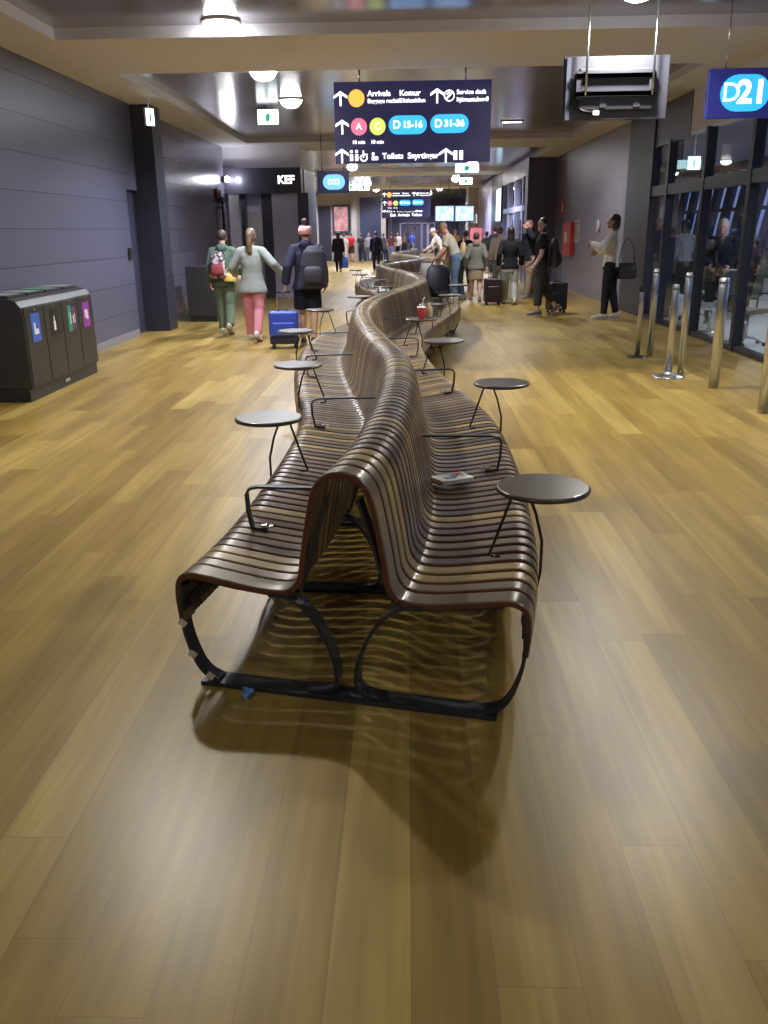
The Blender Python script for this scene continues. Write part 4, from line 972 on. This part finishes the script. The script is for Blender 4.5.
def backpack(pi, name_label, col, off=(0, 0, 0), sc=1.0, pocket=None, col2=None, cat='backpack'):
    k = pi['k']; p = pi['W'] @ (pi['tp'](*( .0+off[0], -.130+off[1], .02+off[2])))
    rz = pi['root'].rotation_euler.z
    t = thing('backpack', name_label, cat, p, rz)
    mm = mat('bag_%s' % '_'.join(str(int(v*1000)) for v in col), col, .7, var=.3, scale=20, bump=.3) if not isinstance(col, bpy.types.Material) else col
    w_, d_, h_ = .155*sc, .085*sc, .46*sc
    b = MB(); b.loft([((0, 0, 0), w_*.85, d_*.8), ((0, 0, .03), w_, d_), ((0, 0, h_*.55), w_*.97, d_*.95), ((0, .01, h_*.85), w_*.8, d_*.8), ((0, .02, h_), w_*.4, d_*.4)], 22); b.build('main_compartment', mm, t, remesh=.014, smooth=2)
    b = MB(); b.loft([((0, -d_*.9, .05*sc), w_*.7, .035*sc), ((0, -d_*.95, .10*sc), w_*.75, .045*sc), ((0, -d_*.9, .2*sc), w_*.7, .04*sc), ((0, -d_*.8, .24*sc), w_*.5, .02*sc)], 18); b.build('front_pocket', mat('bagp_%s' % '_'.join(str(int(v*1000)) for v in (col2 or (.02, .02, .025))), col2 or (.02, .02, .025), .7), t)
    for sx in (-1, 1):
        b = MB(); b.ribbon([(sx*w_*.5, d_*.8, .06), (sx*w_*.75, d_*1.9, .13), (sx*w_*.7, d_*2.1, h_*.75), (sx*w_*.5, d_*1.1, h_*.95)], (1, 0, 0), .04, .01); b.build('strap', m_black, t)
    b = MB(); b.tube([(-.03, 0, h_*.95), (-.02, 0, h_*1.04), (.02, 0, h_*1.04), (.03, 0, h_*.95)], .008); b.build('grab_handle', m_black, t)
    return t
def suitcase(x, y, rz, label, w=.38, h=.52, d=.24, col=(.05, .1, .55), handle=.45, tilt=0, lower=None):
    t = thing('suitcase', label, 'suitcase', (x, y, 0), rz)
    mm = mat('case_%s' % '_'.join(str(int(v*1000)) for v in col), col, .5, var=.1)
    b = MB(); b.box((-w/2, -d/2, .06+(h*.2 if lower else 0)), (w/2, d/2, h)); b.build('shell', mm, t, bevel=.03)
    if lower: MB().box((-w/2+.005, -d/2+.01, .06), (w/2-.005, d/2-.01, .08+h*.2)).build('lower_shell', mat('case_base', lower, .6), t, bevel=.02)
    b = MB(); b.box((-w*.38, -d/2-.03, .08+h*.2), (w*.38, -d/2+.01, h*.72)); b.build('front_pocket', mm, t, bevel=.02)
    for sx in (-1, 1):
        for sy in (-1, 1): MB().rings([[(sx*(w/2-.05)+q, sy*(d/2-.04)+.032*math.cos(a*PI/8), .032+.032*math.sin(a*PI/8)) for a in range(16)] for q in (-.014, .014)]).build('wheel', m_black, t)
    for sx in (-1, 1): MB().box((sx*w*.22-.008, d*.3-.006, h-.01), (sx*w*.22+.008, d*.3+.006, h+handle)).build('handle_tube', m_steel, t)
    MB().tube([(-w*.25, d*.3, h+handle), (w*.25, d*.3, h+handle)], .014).build('handle_grip', m_black, t)
    b = MB(); b.tube([(-.07, -.02, h-.005), (-.06, -.02, h+.025), (.06, -.02, h+.025), (.07, -.02, h-.005)], .01); b.build('carry_handle', m_black, t)
    return t
def handbag(p, rz, label, col, w=.30, h=.24, d=.12, strap=.25, name='handbag'):
    t = thing(name, label, 'bag', p, rz)
    mm = mat('bagm_%s' % '_'.join(str(int(v*1000)) for v in col), col, .55, var=.15)
    b = MB(); b.loft([((0, 0, 0), w*.42, d*.5), ((0, 0, .02), w*.48, d*.55), ((0, 0, h*.6), w*.5, d*.48), ((0, 0, h), w*.42, d*.25)], 18); b.build('pouch', mm, t)
    b = MB(); b.tube([(-w*.38, 0, h*.95), (-w*.25, 0, h+strap*.7), (0, 0, h+strap), (w*.25, 0, h+strap*.7), (w*.38, 0, h*.95)], .009); b.build('strap', mm, t)
    return t
def shopping_bag(p, rz, label, col, w=.3, h=.34):
    return handbag(V(p)-V((0, 0, h+.09)), rz, label, col, w, h, .14, .1, 'carrier_bag')

# 1 green walker with patterned pack
P1 = person('person in green sweatshirt and green trousers walking away, patterned backpack on', -2.92, 13.9, 1.60, .05, ('short', (.05, .035, .028)), ('hoodie', (.11, .165, .13)), ('trousers', (.13, .175, .12)), (.72, .7, .66),
            legs=((.12, .02), (-.2, .42)), arms=((-.05, .03, -.29), (.07, .10, -.24)), lean=.05, face=False)
m_pat = bpy.data.materials.new('floral_print'); m_pat.use_nodes = True
_n = m_pat.node_tree.nodes; _l = m_pat.node_tree.links; _v = _n.new('ShaderNodeTexVoronoi'); _v.inputs['Scale'].default_value = 28; _t = _n.new('ShaderNodeTexCoord'); _l.new(_t.outputs['Object'], _v.inputs['Vector'])
_r = _n.new('ShaderNodeValToRGB'); _r.color_ramp.interpolation = 'CONSTANT'; _sp = _n.new('ShaderNodeSeparateColor'); _l.new(_v.outputs['Color'], _sp.inputs[0]); _l.new(_sp.outputs[0], _r.inputs[0])
for i, (p_, c_) in enumerate(((0, (.03, .03, .05, 1)), (.4, (.5, .48, .5, 1)), (.6, (.12, .12, .18, 1)), (.75, (.45, .06, .07, 1)), (.88, (.55, .5, .5, 1)))):
    e = _r.color_ramp.elements[i] if i < 2 else _r.color_ramp.elements.new(p_)
    e.position = p_; e.color = c_
_l.new(_r.outputs[0], _n['Principled BSDF'].inputs['Base Color'])
backpack(P1, 'small black, white and red patterned backpack on the green walker', m_pat, (-.035, 0.0, .0), .88, col2=(.25, .04, .05))
q = P1['W'] @ P1['tp'](.075, -.115, .0)
yp = handbag((q.x, q.y, q.z-.02), .1, 'small yellow pouch hanging beside the patterned backpack', (.75, .55, .16), .2, .13, .08, .08, 'pouch')
# 2 pink trousers
P2 = person('person in loose grey sweatshirt and pink trousers with a long ponytail', -2.3, 12.95, 1.61, -.06, ('pony', (.15, .095, .06)), ('loose', (.27, .30, .28)), ('trousers', (.60, .24, .31)), (.78, .76, .74),
            legs=((.10, .02), (-.16, .34)), arms=((-.09, .12, -.20), (.18, .04, -.20)), lean=.05, face=False)
# 3 pink hat
P3 = person('person in navy hooded top, black shorts and pink headwear walking away', -1.42, 12.3, 1.66, .02, ('bun', (.05, .032, .03)), ('hoodie', (.028, .033, .062)), ('shorts', (.012, .012, .018)), (.10, .09, .10),
            legs=((.16, .04), (-.12, .28)), arms=((-.08, -.06, -.28), (.05, .04, -.28)), lean=.05, face=False)
b = MB(); hp3, HR3, k3 = P3['hp'], P3['HR'], P3['k']
b.loft([(hp3(0, -.015, -.016), .056*k3, .064*k3), (hp3(0, -.015, .012), .058*k3, .066*k3), (hp3(0, -.013, .036), .054*k3, .061*k3), (hp3(0, -.013, .052), .046*k3, .053*k3)], 22)
b.build('pink_headband', mat('pink_knit', (.85, .42, .45), .8), P3['root'])
backpack(P3, 'big dark navy backpack worn on the shoulder of the pink-hatted walker', (.035, .038, .065), (.075, .0, -.06), 1.22, col2=(.03, .03, .05))
hd = P3['hands'][0]
p = onz(279, 348); suitcase(hd.x-.01, hd.y-.16, .05, 'bright blue suitcase pulled by the person in the pink hat', .40, .50, .24, (.035, .09, .62), max(.2, hd.z-.50), lower=(.02, .02, .05))
# 4 white sweater by the pillar
P4 = person('person in white sweater and black trousers standing by the right pillar', 3.56, 15.65, 1.77, 1.25, ('bob', (.045, .03, .025)), ('sweater', (.72, .68, .62)), ('slim', (.02, .02, .026)), (.5, .44, .36),
            legs=((.10, .06), (-.10, .12)), arms=((.02, .20, -.07, (-1, -.3, -.6)), (-.05, .17, -.16, (1, -.5, -.5))), lean=-.04, head=(.15, .0), sk='tan')
q = P4['W'] @ P4['tp'](.0, -.155, -.06)
handbag((q.x, q.y, q.z-.12), 1.25+PI/2, 'black shoulder bag hanging behind the person in white sweater', (.02, .02, .022), .36, .27, .12, .42)
# 5 black tee looking back with backpack and case
P5 = person('person in black t-shirt looking left, arm down, wearing a dark backpack', 2.44, 16.35, 1.73, 1.45, ('bob', (.03, .02, .018)), ('tee', (.016, .016, .02)), ('cropped', (.05, .05, .048)), (.16, .08, .06),
            legs=((.06, .02), (-.22, .34)), arms=((-.04, .09, -.285), (.03, .12, -.25)), lean=-.03, head=(.85, .0))
backpack(P5, 'round dark grey backpack on the back of the person in black t-shirt', (.035, .037, .045), (0, -.01, -.04), 1.1)
suitcase(2.84, 16.85, .3, 'black upright suitcase right behind the person in black t-shirt', .36, .56, .24, (.015, .015, .018), .42)
# 6 person on the phone behind
P6 = person('person in navy top and khaki trousers raising a hand to the face', 2.80, 20.6, 1.74, 2.1, ('short', (.25, .18, .14)), ('jacket', (.02, .023, .04)), ('trousers', (.28, .25, .19)), (.3, .28, .26),
            legs=((.14, .03), (-.14, .2)), arms=((-.02, .14, .10, (-1, .1, -.8)), (.05, .05, -.28)), head=(.2, .05), sk='pink')
q = P6['W'] @ P6['tp'](-.02, .13, .02); handbag((q.x, q.y, q.z-.06), 1.2, 'small green pouch at the waist of the person raising a hand', (.10, .30, .05), .16, .14, .07, .14, 'pouch')
# 7 black jacket, light jeans
P7 = person('person in black jacket over white shirt and light jeans walking away', 2.17, 18.9, 1.60, 0, ('long', (.022, .016, .016)), ('jacket', (.018, .019, .025)), ('jeans', (.45, .48, .47)), (.75, .75, .74),
            legs=((.16, .03), (-.12, .3)), arms=((-.06, -.02, -.285), (.05, .04, -.285)), face=False, wide=1.05)
b = MB(); b.loft([(P7['tp'](0, 0, -.10), .105*1.6, .085*1.6), (P7['tp'](0, 0, -.05), .106*1.6, .086*1.6)], 22); b.build('shirt_hem', mat('shirt_white', (.75, .73, .66), .8), P7['root'])
suitcase(1.80, 18.75, .1, 'dark suitcase pulled beside the person in light jeans', .36, .55, .24, (.03, .02, .03), .35)
# 8 grey hoodie, khaki skirt
P8 = person('person in grey hoodie and short khaki skirt walking away with bare legs', 1.52, 19.9, 1.49, .03, ('short', (.07, .05, .045)), ('hoodie', (.20, .20, .19)), ('skirt', (.32, .25, .17)), (.25, .2, .18),
            legs=((.14, .03), (-.10, .26)), arms=((-.06, .02, -.285), (.05, .0, -.285)), face=False)
shopping_bag(P8['hands'][1], .2, 'white carrier bag in the right hand of the person in grey hoodie', (.72, .66, .70), .26, .32)
# 9 pale sweater between
P9 = person('person in pale beige sweater behind the long black hair', 2.32, 22.6, 1.62, -.05, ('short', (.12, .08, .07)), ('sweater', (.50, .42, .37)), ('trousers', (.2, .2, .22)), (.3, .3, .3), face=False)
# 10 navy outfit left of the hoodie
P10 = person('person in all navy clothing walking away left of the grey hoodie', 1.52, 23.7, 1.55, .05, ('short', (.13, .08, .08)), ('tee', (.025, .03, .065)), ('slim', (.03, .035, .07)), (.2, .2, .2), face=False)
handbag((P10['hands'][0].x, P10['hands'][0].y, P10['hands'][0].z-.42), .1, 'dark red and blue bag held low by the person in navy', (.06, .10, .16), .3, .3, .16, .1)
# 11 bending person
P11 = person('person in light grey shirt and blue jeans leaning down over the bench', 1.10, 20.2, 1.78, 1.35, ('short', (.35, .19, .15)), ('tee', (.50, .48, .43)), ('jeans', (.12, .19, .32)), (.6, .6, .58),
             legs=((.05, .04), (-.1, .1)), arms=((-.06, .13, -.26), (.05, .15, -.27)), lean=.42, head=(0, .45), sk='pink', wide=1.12)
q = P11['hands'][0]; handbag((q.x-.1, q.y-.06, q.z-.36), .2, 'grey cloth bag hanging from the leaning person at the bench', (.42, .41, .42), .42, .36, .2, .06, 'cloth_bag')
q = P11['W'] @ P11['tp'](0, -.15, .12); handbag((q.x, q.y+.08, q.z-.3), 1.5, 'pale yellow sling bag on the back of the leaning person', (.62, .52, .30), .3, .34, .16, .08, 'sling_bag')
tag_b = MB(); tag_b.loft([((0, 0, 0), .19, .15), ((0, 0, .05), .22, .17), ((0, 0, .30), .215, .165), ((0, 0, .46), .19, .14), ((0, 0, .52), .15, .10), ((0, 0, .54), .08, .05)], 18)
o_, t_, n_ = bframe(15.3); c_ = o_+n_*.38
dk = thing('duffel_bag', 'large black travel bag on the right seat in front of the leaning person', 'bag', (c_.x, c_.y, .436))
tag_b.build('sack', mat('black_nylon', (.012, .013, .02), .6, bump=.3), dk); b = MB(); b.tube([(-.12, 0, .5), (-.08, 0, .62), (.08, 0, .62), (.12, 0, .5)], .014); b.build('grab_handle', m_black, dk)
# 12 lounge people behind the glass
P12 = person('person with grey hair in dark navy sweater behind the glass, hands together', ony(724, 225, 14.6).x, 14.6, 1.66, 2.75, ('short', (.42, .40, .36)), ('sweater', (.018, .02, .035)), ('trousers', (.05, .06, .05)), (.1, .1, .1),
             legs=((.08, .03), (-.08, .12)), arms=((.03, .13, -.24), (-.03, .12, -.235)), head=(-.1, .15), sk='pink', wide=1.2)
P13 = person('person with white face mask and navy top standing behind the glass', ony(753, 225, 17).x, 17, 1.60, 2.5, ('short', (.08, .06, .05)), ('tee', (.03, .035, .065), .9), ('trousers', (.02, .02, .03)), (.1, .1, .1), sk='tan', face=True)
b = MB(); hh, HRm, km = P13['hp'], P13['HR'], P13['k']; b.ell(hh(0, .044, -.034), (.036*km, .026*km, .030*km), HRm); b.build('face_mask', mat('mask_white', (.85, .87, .88), .7), P13['root'])
P14 = person('person in grey sweater with black hair seen from behind through glass', ony(686, 225, 16.8).x, 16.8, 1.70, .4, ('bob', (.012, .011, .014)), ('loose', (.30, .29, .33)), ('trousers', (.05, .055, .075)), (.6, .58, .55), face=False)
P15 = person('person partly hidden behind the masked person, bluish clothing, behind glass', ony(744, 225, 18.6).x, 18.6, 1.80, 2.6, ('short', (.12, .09, .07)), ('jacket', (.12, .16, .24)), ('trousers', (.05, .05, .07)), (.1, .1, .1), sk='tan', far=True)
# 13 far walkers
def farp(px, foot, headpx, label, **k_):
    p = onz(px, foot); hgt = ony(px, headpx, p.y).z
    return person(label, p.x, p.y, min(1.9, max(1.45, hgt)), k_.pop('rz', 0), far=True, face=False, **k_)
F1 = farp(339, 272, 231, 'distant person in long black coat with long dark hair, blue bag', hair=('long', (.02, .018, .02)), top=('coat', (.012, .012, .016)), bottom=('slim', (.012, .012, .016)), shoes=(.03, .03, .03))
shopping_bag(F1['hands'][1], 0, 'blue carrier bag held by the distant person in black coat', (.06, .12, .5), .34, .42)
farp(351.5, 262, 232, 'distant person in bright red t-shirt and dark shorts', hair=('short', (.15, .1, .08)), top=('tee', (.72, .04, .06)), bottom=('shorts', (.06, .04, .05)), shoes=(.3, .2, .2))
farp(361.5, 262, 233, 'distant person in dark navy clothing right of the red t-shirt', hair=('short', (.08, .06, .06)), top=('tee', (.05, .055, .09)), bottom=('slim', (.04, .045, .08)), shoes=(.1, .1, .1))
farp(369, 261, 234, 'distant person in grey blue clothing between navy and black walkers', hair=('bob', (.3, .18, .12)), top=('sweater', (.25, .27, .32)), bottom=('trousers', (.2, .22, .26)), shoes=(.2, .2, .2))
farp(376.5, 271, 231, 'distant person all in black walking just left of the far bench bend', hair=('short', (.04, .03, .035)), top=('jacket', (.018, .018, .035)), bottom=('slim', (.015, .015, .025)), shoes=(.08, .08, .1), legs=((.2, .05), (-.22, .4)), wide=1.1)
farp(344.5, 264, 233, 'distant person in white shirt left of the red t-shirt', hair=('short', (.1, .08, .07)), top=('tee', (.6, .6, .6)), bottom=('trousers', (.5, .45, .38)), shoes=(.3, .3, .3))
farp(383.5, 262, 233, 'distant person in grey blue top and dark trousers by the pillar', hair=('short', (.2, .14, .1)), top=('jacket', (.16, .18, .26)), bottom=('trousers', (.03, .035, .08)), shoes=(.1, .1, .1))
farp(391.5, 263, 234, 'distant person in maroon top beside the white hooded one', hair=('short', (.12, .07, .06)), top=('tee', (.16, .05, .06)), bottom=('jeans', (.16, .2, .3)), shoes=(.2, .2, .2))
farp(397.5, 257.5, 233, 'distant person in white hooded jacket facing the bench', rz=PI, hair=('long', (.03, .025, .025)), top=('hoodie', (.85, .83, .84)), bottom=('trousers', (.03, .03, .04)), shoes=(.2, .2, .2))
farp(404, 256, 231, 'distant person with pinkish top right of the white hooded jacket', hair=('short', (.3, .2, .14)), top=('tee', (.62, .36, .30)), bottom=('trousers', (.08, .05, .06)), shoes=(.2, .2, .2), rz=1.4)
farp(412, 254, 232, 'distant person in blue top near the far doorways', hair=('short', (.1, .08, .07)), top=('sweater', (.07, .10, .42)), bottom=('trousers', (.2, .22, .3)), shoes=(.2, .2, .2))
F2 = person('person in cream top and white cap bending over the bench at the bend', 1.2, 30.6, 1.72, 1.2, ('short', (.3, .25, .2)), ('tee', (.58, .54, .46), .9), ('shorts', (.4, .28, .2)), (.4, .35, .3), arms=((-.04, .18, -.22), (.04, .16, -.24)), lean=.55, head=(0, .2), far=True, face=False)
b = MB(); hh, HRm, km = F2['hp'], F2['HR'], F2['k']; b.ell(hh(0, -.005, .03), (.054*km, .062*km, .05*km), HRm); b.ell(hh(0, .06, .02), (.04*km, .045*km, .008*km), HRm); b.build('cap', mat('cap_white', (.85, .85, .86), .7), F2['root'])
q = F2['W'] @ F2['tp'](.06, -.1, .08); handbag((q.x+.1, q.y-.1, q.z-.2), .4, 'bright green bag carried by the person in white cap', (.02, .35, .17), .34, .36, .16, .12)
F3 = person('seated distant person in orange brown clothing on the far bench bend', 1.25, 27.2, 1.66, 1.6, ('short', (.2, .12, .08)), ('tee', (.55, .25, .10)), ('trousers', (.3, .2, .12)), (.3, .2, .15), legs=((.15, .0), (-.1, .2)), lean=.3, far=True, face=False)
F3['root']['label'] = 'person in orange brown clothing leaning beside the one in white cap'
farp(455, 263, 229, 'distant person with amber top between leaning and navy persons', hair=('short', (.4, .25, .15)), top=('tee', (.62, .36, .12)), bottom=('trousers', (.3, .28, .25)), shoes=(.3, .3, .3))
farp(437, 257, 230, 'distant person in dark blue standing beyond the white cap', hair=('short', (.08, .06, .06)), top=('jacket', (.05, .05, .13)), bottom=('trousers', (.06, .06, .12)), shoes=(.1, .1, .1))
farp(494, 274.5, 226, 'distant person in black under the bright wall screen', hair=('short', (.02, .02, .03)), top=('jacket', (.03, .03, .05)), bottom=('trousers', (.03, .03, .05)), shoes=(.1, .1, .1))
farp(486, 270, 231, 'distant person in green grey near the beige column', hair=('short', (.1, .09, .08)), top=('tee', (.16, .24, .2)), bottom=('trousers', (.1, .12, .14)), shoes=(.1, .1, .1))
# far red sales stand
p = onz(475.5, 265); k_ = thing('red_display_stand', 'red and white display panel behind the navy walker near the beige column', 'display stand', (p.x, p.y, 0))
MB().box((-.27, -.05, .95), (.27, .05, 1.6)).build('panel', mat('coral_panel', (.62, .16, .18), .5), k_); MB().box((-.3, -.3, 0), (.3, .1, .95)).build('cabinet', mat('stand_grey', (.3, .28, .32), .5), k_)
MB().tube([(-.12, 0, 1.6), (-.12, 0, 1.8)], .012).build('stem', m_steel, k_); MB().box((-.25, -.06, 1.8), (.02, .02, 2.2)).build('notice', m_white, k_)
